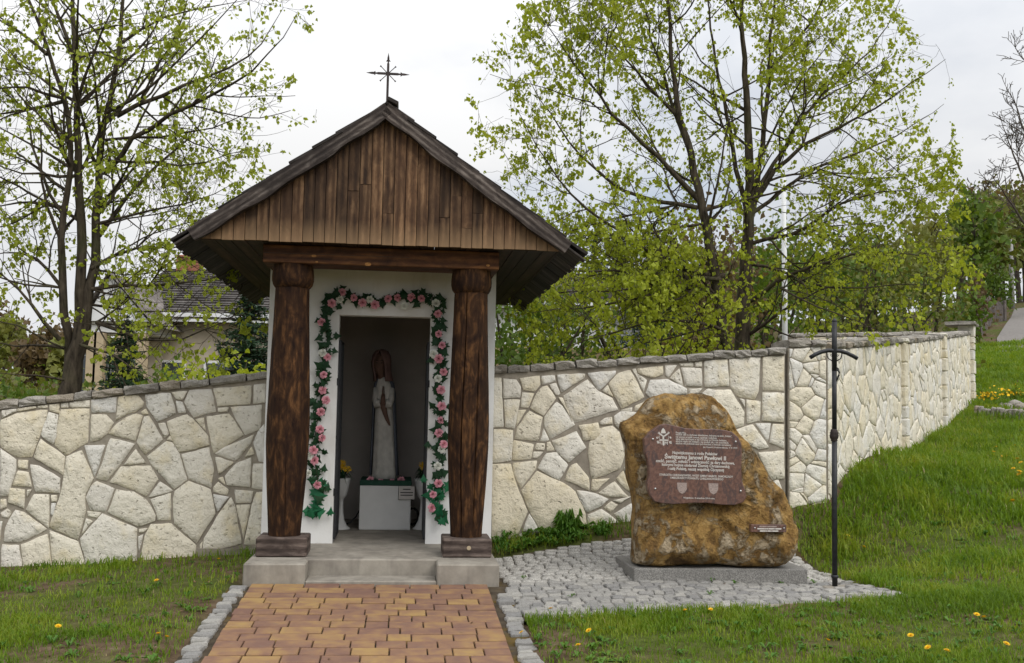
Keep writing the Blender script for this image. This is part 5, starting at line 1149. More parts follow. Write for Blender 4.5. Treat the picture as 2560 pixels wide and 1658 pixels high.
# ---- right lime trees
TR = Tree(8); D = 12.2
G0 = dict(t0=.25, dens=2.0, L0=1.7, maxl=2, up=.12); G1 = dict(t0=.12, dens=2.6, L0=1.5, maxl=2, up=.10); G2 = dict(t0=.1, dens=3.6, L0=1.25, maxl=2, up=.01)
_l = limbs(TR, [
 ([(1826,960),(1819,871),(1796,770),(1778,622),(1754,509),(1719,367),(1701,296),(1671,89),(1665,0),(1655,-160)], .115, .03, (0, .2), G0),
 ([(1754,509),(1654,403),(1588,332),(1505,261),(1434,160),(1375,77),(1345,10)], .06, .008, (.1, -.8), G1), ([(1812,690),(1740,690),(1659,660),(1588,598),(1505,557),(1428,486),(1357,409),(1322,338),(1290,270)], .055, .008, (.1, -.6), G1),
 ([(1745,520),(1606,504),(1505,450),(1411,344),(1345,255),(1310,178)], .048, .008, (.1, .8), G1), ([(1719,367),(1677,255),(1630,89),(1600,0),(1580,-80)], .045, .014, (.2, .5), G1), ([(1700,300),(1600,200),(1520,90),(1470,0)], .035, .01, (.2, -.5), G1), ([(1802,699),(1683,693),(1565,675),(1482,693),(1387,657),(1320,640)], .045, .007, (0, -.6), G2),
 ([(1815,760),(1742,699),(1624,740),(1505,770),(1357,770),(1290,790)], .04, .007, (0, -.9), G2), ([(1818,830),(1720,790),(1620,800),(1480,850),(1380,880)], .035, .007, (0, -1.0), G2), ([(1790,740),(1660,600),(1540,580),(1450,590)], .03, .006, (0, .8), G2), ([(1815,800),(1680,850),(1560,870),(1460,890)], .026, .006, (.2, -.7), G2), ([(1760,560),(1640,570),(1540,610),(1430,600),(1340,560)], .03, .006, (0, .2), G2),
 ([(1640,720),(1500,720),(1380,740),(1280,720)], .024, .006, (-.3, -.9), G2), ([(1600,800),(1460,800),(1340,840),(1270,870)], .022, .006, (-.6, -1.0), G2)], D)
auto_limbs(TR, _l[:6], 22, 2.6, .024, G1, .3)
auto_limbs(TR, _l[6:14], 22, 1.5, .014, G2, .15)
TR.trim(lambda x, y: x < 1172+max(0, (y-450))*.3+max(0, 170-y)*.75)
p = atD(1822, 930, D); TR.build('lime_tree', 'leaning lime tree with fresh green leaves spreading towards the shrine roof', (p[0], p[1], tz1(p[0], p[1])), per=1.75, size=.050)
TR = Tree(9); D = 12.9
_l = limbs(TR, [
 ([(1850,960),(1855,871),(1861,740),(1870,592),(1876,444),(1867,237),(1855,59),(1850,-120)], .15, .04, (0, 0), G0), ([(1878,540),(1895,440),(1908,355),(1926,118),(1938,0),(1950,-120)], .07, .03, (0, .4), G0), ([(1872,560),(1837,415),(1819,296),(1790,148),(1766,0),(1750,-100)], .06, .02, (0, .4), G0),
 ([(1880,510),(1979,367),(2086,332),(2216,255),(2305,190),(2364,148)], .058, .008, (0, -.6), G1), ([(1890,480),(2003,296),(2074,219),(2157,148),(2216,77),(2250,0)], .05, .010, (0, .6), G1), ([(1930,172),(2027,59),(2062,0),(2090,-80)], .04, .014, (.3, .2), G1), ([(1885,530),(2039,415),(2157,380),(2275,320),(2360,260)], .045, .008, (0, .9), G1),
 ([(1864,760),(1944,711),(2015,652),(2098,646),(2216,628),(2330,640),(2400,620)], .05, .007, (0, -1.4), G2), ([(1868,840),(1926,800),(1991,746),(2074,699),(2160,700)], .04, .007, (0, -1.2), G2), ([(1872,610),(1960,600),(2039,563),(2121,474),(2246,492),(2364,438)], .045, .007, (0, -.9), G1), ([(1880,640),(2000,560),(2140,560),(2280,560),(2420,480)], .04, .007, (0, -.4), G2), ([(1870,660),(1990,690),(2130,740),(2260,700),(2380,720)], .034, .006, (0, -1.6), G2), ([(1875,470),(1960,430),(2080,430),(2200,440),(2330,380)], .03, .006, (0, 1.0), G1), ([(1950,720),(2060,780),(2150,800),(2230,850)], .02, .005, (-.8, -2.0), G2), ([(1900,400),(2000,200),(2050,120),(2120,60)], .03, .008, (0, -.8), G1), ([(2040,420),(2160,470),(2290,440),(2380,400)], .022, .006, (.2, -.4), G2), ([(2010,655),(2120,600),(2260,590),(2400,560),(2480,520)], .024, .006, (-.5, -1.0), G2)], D)
auto_limbs(TR, _l[:7], 26, 2.8, .024, G1, .3)
TR.trim(lambda x, y: (x < 1400) | (x > 2400+max(0, y-420)*.25-max(0, 230-y)*.75))
p = atD(1852, 930, D); TR.build('lime_tree', 'upright lime tree with fresh green leaves spreading over the long uphill wall', (p[0], p[1], tz1(p[0], p[1])), per=1.75, size=.050)
# ---- bare tree by the road
TB = Tree(12); D = 40
HB = dict(t0=.25, dens=1.1, L0=3.2, maxl=2, up=.10, leaf=False)
limbs(TB, [([(2640,900),(2635,700),(2625,500),(2600,300),(2580,150)], .25, .06, (0, 0), HB), ([(2630,600),(2570,470),(2530,380),(2500,290)], .12, .03, (0, 1), HB), ([(2632,660),(2560,560),(2510,480),(2470,430)], .12, .03, (0, -1), HB), ([(2620,450),(2560,330),(2530,230)], .1, .03, (0, 0), HB)], D)
for k, (P, R, n) in enumerate(TB.tubes): TB.tubes[k] = (P, np.maximum(R, .012), n)
p = atD(2640, 900, D); TB.build('bare_tree', 'leafless dark tree at the road edge above the grassy bank', (p[0], p[1], tz1(p[0], p[1])), bark='bark_far', per=0)
# ---- conifers
def conifer(name, label, px, py_top, D, zb0, rad, seed, n=34, pine=False):
    rng = np.random.default_rng(seed); t = atD(px, py_top, D); h = t[2]-zb0; e = empty(name, (t[0], t[1], zb0), 0, label, 'tree')
    v, f = fast_tube(np.array([[0, 0, -.2], [0, 0, h*.5], [0, 0, h]]), np.array([.12, .07, .012])*h/4, 8); npmesh('trunk', v, f, M['bark'], e, True)
    C = []; TV = []; TF = []; c0 = 0
    for k in range(n*9):
        u = rng.uniform(.04, 1.0)**.85; z = h*u; a = rng.uniform(0, 6.28); L = rad*(1-u)*rng.uniform(.75, 1.12)+.05
        m = 7; s = np.linspace(0, 1, m)[:, None]; d = np.array([[math.cos(a), math.sin(a), 0]]); P = d*L*s+np.array([[0, 0, 1]])*(z+(-.18*L*s+.16*L*s**2))
        vv, ff = fast_tube(P, np.linspace(.012, .004, m), 3); TV.append(vv); TF.append(ff+c0); c0 += len(vv)
        k2 = max(5, int(L*60)); q = rng.uniform(.15, 1, (k2, 1)); pts = d*L*q+np.array([[0, 0, 1]])*(z-.18*L*q+.16*L*q**2)+rng.normal(0, .065*L**.5, (k2, 3))*np.array([[1, 1, .5]]); C.append(pts)
    npmesh('branches', np.concatenate(TV), np.concatenate(TF), M['bark'], e, True)
    C = np.concatenate(C); V, F = needles(C, .11*(rad/1.2)**.5, rng); npmesh('needles', V, F, M['conifer_needle'], e)
    return e
def needles(c, size, rng):
    n = len(c); d = rng.normal(0, 1, (n, 3)); d[:, 2] *= .5; d /= np.linalg.norm(d, axis=1)[:, None]; s = np.cross(d, rng.normal(0, 1, (n, 3))); s /= np.linalg.norm(s, axis=1)[:, None]; L = size*rng.uniform(.6, 1.3, (n, 1))
    V = np.stack([c-d*L*.5, c+s*L*.13, c+d*L*.6, c-s*L*.13], 1).reshape(-1, 3); k = np.arange(n)[:, None]*4; return V, np.concatenate([k+np.array([[0, 1, 2]]), k+np.array([[0, 2, 3]])])
conifer('spruce_tree', 'young dark spruce before the house porch beside the many-trunked lime tree', 318, 790, 14.0, .1, .75, 3)
conifer('pine_tree', 'bushy dark conifer between the house and the shrine corner', 628, 690, 15.5, .15, 1.1, 4)
conifer('spruce_tree', 'dark conifer standing by the farther grey-roofed house', 1548, 560, 34, 1.5, 2.2, 6)
conifer('spruce_tree', 'tall dark conifer rising behind the leaning lime tree', 1490, 585, 38, 1.5, 2.2, 7)
conifer('spruce_tree', 'dark conifer in the shade behind the lime trunks', 1640, 600, 30, 1.5, 2.0, 8)
# ================================================================ houses, road, woodland
def roof_tiles(parent, A, B, C_, Dd, rows, cols, m, seed=1):
    """shingle rows on the quad A(bottom left) B(bottom right) C(top right) D(top left)"""
    A, B, C_, Dd = map(np.array, (A, B, C_, Dd)); r = random.Random(seed); nrm = np.cross(B-A, Dd-A); nrm = nrm/np.linalg.norm(nrm); q = MB()
    for i in range(rows):
        v0 = i/rows; v1 = (i+1.25)/rows
        for j in range(cols):
            u0 = j/cols; u1 = (j+1)/cols-.004
            def P(u, v, h): a = A+(B-A)*u; b = Dd+(C_-Dd)*u; return a+(b-a)*min(v, 1)+nrm*h
            j0 = r.uniform(-.12, .12)/rows; h = .035+r.uniform(0, .025); q.add([P(u0, v0+j0, h), P(u1, v0+j0, h), P(u1, v1, .004), P(u0, v1, .004), P(u0, v0+j0, 0), P(u1, v0+j0, 0)], [(0, 1, 2, 3), (4, 5, 1, 0)])
    return tag(q.build('roof_shingles', m, parent), kind='stuff')
wood('far_shingle', (0.07, 0.06, 0.055), (0.14, 0.125, 0.115), (0.23, 0.21, 0.195), .3, 3)
def house(name, label, D, x0, x1, zg, zeave, zridge, rz, wallm, seed, depth=7.0, win=(), chimney=None):
    """long wall faces the camera; x0,x1 world offsets from the empty"""
    e = empty(name, (0, D, zg), rz, label, 'house'); L = x1-x0; he = zeave-zg; hr = zridge-zg
    MB().box((x0, 0, -.5), (x1, depth, he)).build('wall', wallm, e)
    MB().box((x0-.3, -.46, he-.02), (x1+.3, -.40, he+.2)).build('eave_board', M['white_paint'], e)
    rf = MB(); y0, y1, ym = -.45, depth+.45, depth/2
    rf.add([(x0-.3, y0, he+.05), (x1+.3, y0, he+.05), (x1+.3, ym, hr), (x0-.3, ym, hr), (x1+.3, y1, he+.05), (x0-.3, y1, he+.05)], [(0, 1, 2, 3), (3, 2, 4, 5), (0, 3, 5), (1, 4, 2)]); ro = rf.build('roof', M['far_shingle'], e)
    roof_tiles(ro, (x0-.35, y0-.04, he+.05), (x1+.35, y0-.04, he+.05), (x1+.35, ym, hr+.01), (x0-.35, ym, hr+.01), 22, int(L*3.2), M['far_shingle'], seed)
    for (wx, wz, ww, wh) in win:
        w_ = part('window', *boxvf((wx-ww/2, -.05, wz), (wx+ww/2, .02, wz+wh)), M['white_paint'], e)
        for a in range(2):
            for b in range(2): part('pane', *boxvf((wx-ww/2+.08+a*(ww-.12)/2, -.058, wz+.08+b*(wh-.12)/2), (wx-ww/2+.04+(a+1)*(ww-.12)/2+.02, -.045, wz+.04+(b+1)*(wh-.12)/2+.02)), M['window_glass'], w_)
    if chimney: part('chimney', *boxvf((chimney-.31, ym-.3, hr-.8), (chimney+.31, ym+.3, hr+.30), .02), M['red_brick'], ro); part('chimney_cap', *boxvf((chimney-.35, ym-.34, hr+.3005), (chimney+.35, ym+.34, hr+.37), .02), M['red_brick'], ro)
    return e
def X(x, y, D): return atD(x, y, D)[0]
Dh = 26.0; zr = atD(480, 668, Dh+3)[2]; ze = atD(480, 806, Dh)[2]
H1 = house('village_house', 'house with brown shingle roof, brick chimney and white front gable behind the lime tree', Dh, X(330, 800, Dh), X(760, 800, Dh), 0.0, ze, zr, 0.0, M['beige_wall'], 3, win=((X(420, 860, Dh), 1.0, .95, 1.35), (X(560, 860, Dh), 1.0, .95, 1.35), (X(650, 860, Dh), 1.0, .95, 1.35)), chimney=X(462, 650, Dh+3))
# gabled porch wing
gx0, gx1 = X(212, 800, Dh-2), X(372, 800, Dh-2); gm = X(276, 690, Dh-2); gz = atD(276, 690, Dh-2)[2]; ge = atD(280, 803, Dh-2)[2]
MB().prism([(gx0, ge), (gx1, ge), (gm, gz)], -2.0, -1.9).build('porch_gable', M['white_paint'], H1)
MB().add([(gx0-.2, -2.15, ge-.1), (gm, -2.15, gz+.08), (gm, 3.2, gz+.08), (gx0-.2, 3.2, ge-.1), (gx1+.2, -2.15, ge-.1), (gx1+.2, 3.2, ge-.1)], [(0, 1, 2, 3), (1, 4, 5, 2)]).build('porch_roof', M['far_shingle'], H1)
MB().box((gx0+.1, -1.85, ge-.25), (gx1-.1, 0, ge-.01)).build('porch_beam', M['white_paint'], H1)
for x in (228, 246, 300, 352): MB().box((X(x, 850, Dh-2)-.11, -1.98, -.5), (X(x, 850, Dh-2)+.11, -1.76, ge-.26)).build('porch_post', M['ochre_post'], H1)
MB().box((gx0+.3, -.3, -.3), (gx1-.3, -.02, ge-.3)).build('porch_wall', M['beige_wall'], H1)
for x in (238, 262, 320): w_ = part('window', *boxvf((X(x, 850, Dh)-.32, -.36, 1.0), (X(x, 850, Dh)+.32, -.305, 2.5)), M['white_paint'], H1); part('pane', *boxvf((X(x, 850, Dh)-.24, -.368, 1.1), (X(x, 850, Dh)+.24, -.355, 2.4)), M['window_glass'], w_)
D2 = 31.0
H2 = house('village_house', 'low white house with grey shingle roof behind the leaning lime tree', D2, X(1180, 800, D2), X(1640, 800, D2), .9, atD(1300, 772, D2)[2], atD(1300, 676, D2+3)[2], 0.05, M['white_paint'], 5, win=((X(1290, 800, D2), .6, .9, 1.0), (X(1400, 800, D2), .6, .9, 1.0), (X(1520, 800, D2), .6, .9, 1.0)))
# ochre garden wall and pale roadside mass low behind the coping
p0, p1 = atD(1235, 880, 20), atD(1700, 850, 20)
e = empty('garden_wall', (p0[0], 20, .9), 0, 'low ochre garden wall glimpsed through the lime leaves over the coping', 'wall'); part('wall_body', *boxvf((0, 0, -.5), (p1[0]-p0[0], .2, atD(1400, 868, 20)[2]-.9), .02), M['ochre_wall'], e)
# white mast
Dm = 17.0; pm = atD(1962, 830, Dm); zt_ = atD(1957, 430, Dm)[2]; e = empty('white_mast', (pm[0], Dm, 1.2), 0, 'slim white pole rising behind the upright lime tree', 'pole')
q = MB(); q.tube([(0, 0, -.4), (0, 0, (zt_-1.2)*.5), (-.02, 0, zt_-1.2)], [.047, .044, .036], 14); q.build('shaft', M['white_paint'], e, smooth=True)
q = MB(); q.tube([(0, 0, -.3), (0, 0, .25)], .07, 14); q.build('sleeve', M['white_paint'], e, smooth=True)
# ---- road up the hill, cross path, flower bed
def ribbon(name, pts, m, dz=.03, nseg=30):
    """pts: (xl, xr, y) world triples -> sheet on the terrain"""
    A = np.array(pts, float); t = np.linspace(0, len(A)-1, nseg); q = np.stack([np.interp(t, np.arange(len(A)), A[:, k]) for k in range(3)], 1); v = []; f = []
    for xl, xr, y in q:
        for k in range(7): x = xl+(xr-xl)*k/6; v.append((x, y, tz1(x, y)+dz))
    for i in range(nseg-1):
        for k in range(6): a = i*7+k; f.append((a, a+1, a+8, a+7))
    return tag(part(name, v, f, m, smooth=True), kind='structure')
def gxy(x, y):                                     # ground point under a photo point, on the terrain
    d = ray(x, y); t = 5.0
    while t < 200:
        p = Cv+d*t
        if p[2] < tz1(p[0], p[1]): break
        t += .25
    return p
rd = []
for (xl, xr, y) in ((2500, 2960, 885), (2492, 2850, 850), (2510, 2760, 820), (2528, 2680, 795), (2536, 2640, 775)):
    a = gxy(xl, y); b = gxy(xr, y); rd.append((a[0], max(b[0], a[0]+4.2), a[1]))
ribbon('road', rd, M['asphalt'], .05, 40)
a = gxy(2441, 1006); ribbon('cross_path', [(a[0]-.2, a[0]+6, a[1]-.55), (a[0]-.2, a[0]+6, a[1]+.05)], M['path_concrete'], .02, 3)
bd = empty('flower_bed_edging', (0, 0, 0), 0, 'row of grey stone blocks edging the flower bed at the wall end', 'edging'); a = gxy(2436, 1040); b = gxy(2600, 1052); r = random.Random(2); n = 15
for k in range(n):
    u = k/n; x = a[0]+(b[0]-a[0])*u; y = a[1]+(b[1]-a[1])*u-.1; L = math.hypot(b[0]-a[0], b[1]-a[1])/n; part('edging_stone', *boxvf((-L/2+.008, -.08, -.1), (L/2-.008, .08, .15+r.uniform(-.02, .02)), .02, .008), M['coping'], bd, (x, y, tz1(x, y)), r=(0, 0, math.atan2(b[1]-a[1], b[0]-a[0])))
for k, (x, y, s) in enumerate(((2508, 1024, .10), (2522, 1026, .12), (2538, 1024, .15), (2556, 1028, .12), (2498, 1030, .08))):
    p = gxy(x, y); me = bpy.data.meshes.new('rock'); bm = bmesh.new(); bmesh.ops.create_icosphere(bm, subdivisions=3, radius=s)
    for q in bm.verts: q.co *= 1+.25*fbm(q.co*6+Vector((k, 0, 0)), 3); q.co.z *= .75
    bm.to_mesh(me); bm.free(); tag(ob('garden_rock', me, M['coping'], None, (p[0], p[1], tz1(p[0], p[1])+s*.35)), 'rough pale rock lying in the flower bed at the wall end', 'rock', 'rocks in the flower bed')
rng = np.random.default_rng(4)
for k, (x, y) in enumerate(((2470, 1012), (2522, 1010), (2552, 1008), (2455, 1018))):
    p = gxy(x, y); e = empty('bedding_plant', (p[0], p[1], tz1(p[0], p[1])), 0, 'low yellow-flowered plant in the bed at the wall end', 'plant', 'yellow bedding plants by the wall end')
    c = rng.normal(0, .10, (70, 3)); c[:, 2] = abs(c[:, 2])+.05; npmesh('foliage', *leaves(c, .07, rng), M['shrub_leaf'], e)
    c = rng.normal(0, .10, (26, 3)); c[:, 2] = abs(c[:, 2])*.6+.16; npmesh('blossoms', *leaves(c, .06, rng, 0), M['yellow_petal'], e)
# fence, gate and poles beside the road
p = gxy(2445, 850); q2 = gxy(2478, 812); e = empty('plank_fence', (p[0], p[1], tz1(p[0], p[1])), 0, 'grey plank fence beside the road beyond the wall end', 'fence'); n = 16
for k in range(n): u = k/n; x = (q2[0]-p[0])*u; y = (q2[1]-p[1])*u; part('board', *boxvf((-.09, -.02, -.2), (.09, .02, 1.25+.05*(k % 3)), .008), M['fence_wood'], e, (x, y, tz1(p[0]+x, p[1]+y)-tz1(p[0], p[1])), r=(0, 0, .9))
p = gxy(2493, 806); e = empty('garden_gate', (p[0], p[1], tz1(p[0], p[1])), .35, 'weathered arched wooden gate between two posts beside the road', 'gate'); e.scale = (.5, .5, .5)
part('gate_leaf', *prismvf([(-.75, 0), (.75, 0), (.75, 1.5), (.45, 1.9), (0, 2.05), (-.45, 1.9), (-.75, 1.5)], -.03, .03), M['fence_wood'], e); part('post', *boxvf((-1.05, -.12, -.2), (-.8, .12, 2.0), .01), M['fence_wood'], e); part('post', *boxvf((.8, -.12, -.2), (1.05, .12, 2.1), .01), M['fence_wood'], e)
for k, (x, y, yt, D) in enumerate(((2530, 765, 600, 58), (2503, 770, 640, 64))):
    pp = atD(x, y, D); t = atD(x, yt, D); e = empty('utility_pole', (pp[0], D, tz1(pp[0], D)), 0, ('grey concrete utility pole by the road bend' if k == 0 else 'thinner pale pole among the trees uphill of the gate'), 'pole'); h = t[2]-tz1(pp[0], D)
    q = MB(); q.tube([(0, 0, -.3), (0, 0, h)], [.16-.06*k, .11-.04*k], 10); q.build('shaft', M['utility_pole'], e, smooth=True); q = MB(); q.tube([(-.09, 0, h-.35), (.09, 0, h-.35)], .05, 8); q.build('insulator', M['utility_pole'], e)
# ---- shrubs and trees behind the walls
def bush(label, P, rx, rz_, n, leafm, seed, name='shrub', size=.09, cat='shrub', group=None):
    rng = np.random.default_rng(seed); e = empty(name, P, 0, label, cat, group); k = 12; cl = rng.normal(0, 1, (k, 3)); cl /= np.linalg.norm(cl, axis=1)[:, None]; cl *= rng.uniform(.25, .8, (k, 1)); c = cl[rng.integers(0, k, n)]+rng.normal(0, .22, (n, 3)); c *= np.array([[rx, rx, rz_*.55]]); c[:, 2] += rz_*.55
    npmesh('foliage', *leaves(c, size, rng, .2), M[leafm], e); TV = []; TF = []; o = 0
    for i in range(10):
        t = c[rng.integers(0, n)]; v, f = fast_tube(np.array([[0, 0, -.1], t*.5+rng.normal(0, .05, 3), t]), np.array([.03, .018, .006])*max(rx, .6), 4); TV.append(v); TF.append(f+o); o += len(v)
    npmesh('stems', np.concatenate(TV), np.concatenate(TF), M['bark'], e, True); return e
B = [(1300, 16, 1.5, 2.2, 'shrub_leaf', 'dark green shrub tucked behind the wall beside the shrine corner'), (1430, 18, 1.9, 2.6, 'shrub_leaf', 'rounded green shrub under the leaning lime branches'), (1600, 18, 1.9, 2.7, 'lime_leaf', 'bright green shrub filling in below the leaning lime limb'), (1720, 19, 1.7, 3.4, 'russet_leaf', 'russet bronze shrub beside the lime trunks'), (1930, 21, 2.0, 3.6, 'shrub_leaf', 'green shrub behind the white pole'), (2080, 23, 2.4, 4.2, 'wood_leaf', 'tall yellowish shrub behind the far yard wall'), (2180, 25, 2.0, 4.6, 'shrub_leaf', 'dark hedge tree behind the far yard wall'), (2320, 26, 1.3, 4.0, 'wood_leaf', 'loose yellow-green tree by the wall end'), (2405, 29, 0.75, 2.6, 'shrub_leaf', 'dense dark bush hanging over the plank fence'), (2448, 38, 0.7, 2.8, 'russet_leaf', 'reddish bush above the plank fence'), (2490, 50, 1.2, 3.6, 'shrub_leaf', 'dark evergreen bush behind the wooden gate'),
     (40, 15, 1.6, 1.4, 'shrub_leaf', 'low green shrub farthest from the shrine behind the many-trunked lime tree'), (100, 17, 1.6, 1.7, 'wood_leaf', 'low yellowish shrub just behind the many-trunked lime tree'), (480, 17, 1.4, 1.6, 'shrub_leaf', 'green shrub between the spruce and the conifer behind the wall'), (590, 14, 1.0, 1.7, 'lime_leaf', 'bright green shrub close to the shrine wall under its eave')]
for k, (x, D, rx, h, lm, lab) in enumerate(B):
    px_ = X(x, 900, D); bush(lab, (px_, D, tz1(px_, D)), rx, h, int(900*rx), lm, 30+k, size=.10*(D/18)**.5)
# ---- distant woodland: one mass of crowns
rng = np.random.default_rng(99); CC = []; CV = []; CF = []; o = 0; mats = {'wood_leaf': [], 'russet_leaf': [], 'shrub_leaf': []}
def wood_tree(x, D, h, rx, lm, n=420):
    global o
    z0 = tz1(min(max(x, -110), 110), min(D, 135)); c = rng.normal(0, 1, (n, 3)); c /= np.linalg.norm(c, axis=1)[:, None]; c *= rng.uniform(.2, 1, (n, 1))**.5
    cl = rng.normal(0, .25, (9, 3)); c = c*.75+cl[rng.integers(0, 9, n)]; c *= np.array([[rx, rx, h*.36]]); c += np.array([[x, D, z0+h*.60]]); mats[lm].append(c)
    v, f = fast_tube(np.array([[x, D, z0-1], [x+rng.normal(0, .2), D, z0+h*.4], [x+rng.normal(0, .5), D, z0+h*.92]]), np.array([.22, .14, .03])*h/10, 5); CV.append(v); CF.append(f+o); o += len(v)
    for k in range(9):
        a = rng.uniform(0, 6.28); zz = z0+h*rng.uniform(.3, .75); L = rx*rng.uniform(.6, 1.1); v, f = fast_tube(np.array([[x, D, zz], [x+math.cos(a)*L*.5, D+math.sin(a)*L*.5, zz+L*.35], [x+math.cos(a)*L, D+math.sin(a)*L, zz+L*.85]]), np.array([.07, .045, .015])*h/10, 3); CV.append(v); CF.append(f+o); o += len(v)
kinds = ['wood_leaf', 'wood_leaf', 'russet_leaf', 'shrub_leaf']
def topline(x):                                    # crest of the woods in the photo
    return np.interp(x, [0, 250, 700, 1240, 1500, 1700, 1900, 2150, 2300, 2400, 2480, 2560, 2900], [735, 745, 760, 700, 640, 610, 600, 560, 520, 470, 420, 400, 380])
for k in range(150):
    D = rng.uniform(48, 100); x = rng.uniform(-250, 2900)
    if 2485 < x < 2700 and D < 75: continue
    xx = X(x, 800, D); zg = tz1(min(max(xx, -110), 110), D); zt_ = atD(x, topline(x)+rng.uniform(0, 90), D)[2]; h = zt_-zg
    if h < 3: continue
    wood_tree(xx, D, min(h, 22), min(h, 22)*rng.uniform(.22, .32), kinds[rng.integers(0, 4)] if x > 900 else ('russet_leaf' if rng.random() < .6 else 'wood_leaf'))
for k, x in enumerate(range(2330, 2760, 20)):
    D = 72+rng.uniform(0, 26); h = max(6, atD(x, topline(x)+rng.uniform(-10, 70), D)[2]-tz1(min(X(x, 700, D), 110), D)); wood_tree(X(x, 700, D), D, min(h, 24), min(h, 24)*.2, ('wood_leaf', 'russet_leaf', 'wood_leaf')[k % 3], 330)
for x, D, h, lm in ((2480, 62, 8, 'wood_leaf'), (2440, 54, 7, 'shrub_leaf'), (2590, 66, 9, 'wood_leaf')): wood_tree(X(x, 700, D), D, h, h*.22, lm, 380)
wd = empty('distant_woodland', (0, 0, 0)); wd['kind'] = 'stuff'; wd['label'] = 'spring woods covering the slope behind the houses'
for nm in mats:
    if mats[nm]: tag(npmesh('canopy', *leaves(np.concatenate(mats[nm]), .42, rng, .2), M[nm], wd), kind='stuff')
tag(npmesh('stems', np.concatenate(CV), np.concatenate(CF), M['bark_far'], wd, True), kind='stuff')
# ================================================================ grass, weeds, dandelions
def to_local(X_, Y_):
    v0 = X_-ORG[0]; v1 = Y_-ORG[1]; return v0*fxv[0]+v1*fxv[1], v0*dxv[0]+v1*dxv[1]
rng = np.random.default_rng(21)
def lawn_mask(X_, Y_):
    lx, ly = to_local(X_, Y_)
    ins = ((lx > -1.0) & (lx < .97) & (ly < .05)) | ((lx > .84) & (lx < 3.54) & (ly > -.93) & (ly < 1.18)) | ((np.abs(lx) < .95) & (ly >= 0) & (ly < 4)) | ((ly > 1.47) & (ly < 1.85) & (lx < 3.98))
    # beyond the long wall
    rel = np.stack([X_-C0[0], Y_-C0[1]], 1); nrm = np.array([math.sin(rzC), -math.cos(rzC)]); side = rel@nrm; along = rel@np.array([math.cos(rzC), math.sin(rzC)]); ins |= (side < .06) & (along > 0) & (along < Ld+.1) & (side > -4)
    return ~ins
noi = lambda x, y, s, z: np.array([mnoise.noise(Vector((a*s, b*s, z))) for a, b in zip(x, y)])
def blades(n, region, hmin, hmax, wd, seg=2, soilcut=.0, lush=1.0):
    X_ = rng.uniform(region[0], region[1], n); Y_ = rng.uniform(region[2], region[3], n)
    u = (X_/np.maximum(Y_, .1)); ok = (u > -.72) & (u < .86) & lawn_mask(X_, Y_); X_, Y_ = X_[ok], Y_[ok]
    m1 = noi(X_, Y_, 1.1, 0.0); m2 = noi(X_, Y_, 3.7, 4.0); lx, ly = to_local(X_, Y_)
    dens = np.where(lx < 0, .36, .58)+1.15*m1+.9*m2
    bare = np.exp(-(((lx+1.35)/.55)**2+((ly-.55)/.75)**2))*1.3+np.exp(-(((lx+1.12)/.22)**2))*np.where(ly < .2, .8, 0)+np.exp(-(((lx+1.75)/.35)**2+((ly+.35)/.3)**2))*.9+np.exp(-((lx-1.12)/.16)**2)*np.where(ly < -.9, .8, 0)
    bare += np.exp(-(((lx-3.75)/.25)**2))*np.where((ly > -.6) & (ly < 1), .5, 0)
    dens = dens-bare*(.75+.5*m2)+np.where(lx > 3.6, .35, 0); ok = rng.random(len(X_)) < np.clip(dens, .16, 1); X_, Y_, lx, ly, m1, m2 = (q[ok] for q in (X_, Y_, lx, ly, m1, m2)); n = len(X_)
    Z_ = tz(X_, Y_); hs = rng.uniform(hmin, hmax, n)*(.8+.8*np.clip(m1+.3, 0, 1)); tall = np.where((ly > 1.2) & (ly < 1.5), 1.5, 1.0); tall = np.where(lx > 3.7, 1.35, tall); tall = np.where((lx < -1) & (ly > 1.1), 1.25, tall); hs *= tall*lush
    a = rng.uniform(0, 6.283, n); d = np.stack([np.cos(a), np.sin(a), np.zeros(n)], 1); s = np.stack([-np.sin(a), np.cos(a), np.zeros(n)], 1)*(wd*rng.uniform(.6, 1.3, n))[:, None]; ln = rng.uniform(.15, .9, n)[:, None]*hs[:, None]
    b = np.stack([X_, Y_, Z_-.006], 1); up = np.array([[0, 0, 1.0]]); mid = b+d*ln*.35+up*(hs*.6)[:, None]; tip = b+d*ln+up*(hs*rng.uniform(.75, 1.0, n))[:, None]
    V = np.stack([b-s, b+s, mid+s*.75, mid-s*.75, tip], 1).reshape(-1, 3); k = np.arange(n)[:, None]*5
    F = np.concatenate([k+np.array([[0, 1, 2]]), k+np.array([[0, 2, 3]]), k+np.array([[3, 2, 4]])]); return V, F
VV = []; FF = []; o = 0
for args in ((215000, (-4.6, 5.4, 4.6, 7.2), .022, .065, .0032), (155000, (-6.2, 8.2, 7.0, 10.5), .026, .080, .0042), (165000, (2.6, 14, 8.5, 20), .04, .12, .0068), (120000, (6, 20, 18, 38), .05, .14, .016), (5000, (-.2, 2.9, 8.3, 9.6), .03, .10, .004)):
    v, f = blades(*args); VV.append(v); FF.append(f+o); o += len(v)
tag(npmesh('lawn_grass', np.concatenate(VV), np.concatenate(FF), M['grass']), 'short spring grass of the lawns around the shrine', 'grass', kind='stuff')
v, f = blades(9000, (-4.5, 4.5, 4.6, 10), .015, .045, .0022); v2, f2 = blades(5000, (3, 9, 9, 19), .03, .09, .0042)
tag(npmesh('dry_grass', np.concatenate([v, v2]), np.concatenate([f, f2+len(v)]), M['straw']), 'dry straw-coloured blades scattered through the lawns', 'grass', kind='stuff')
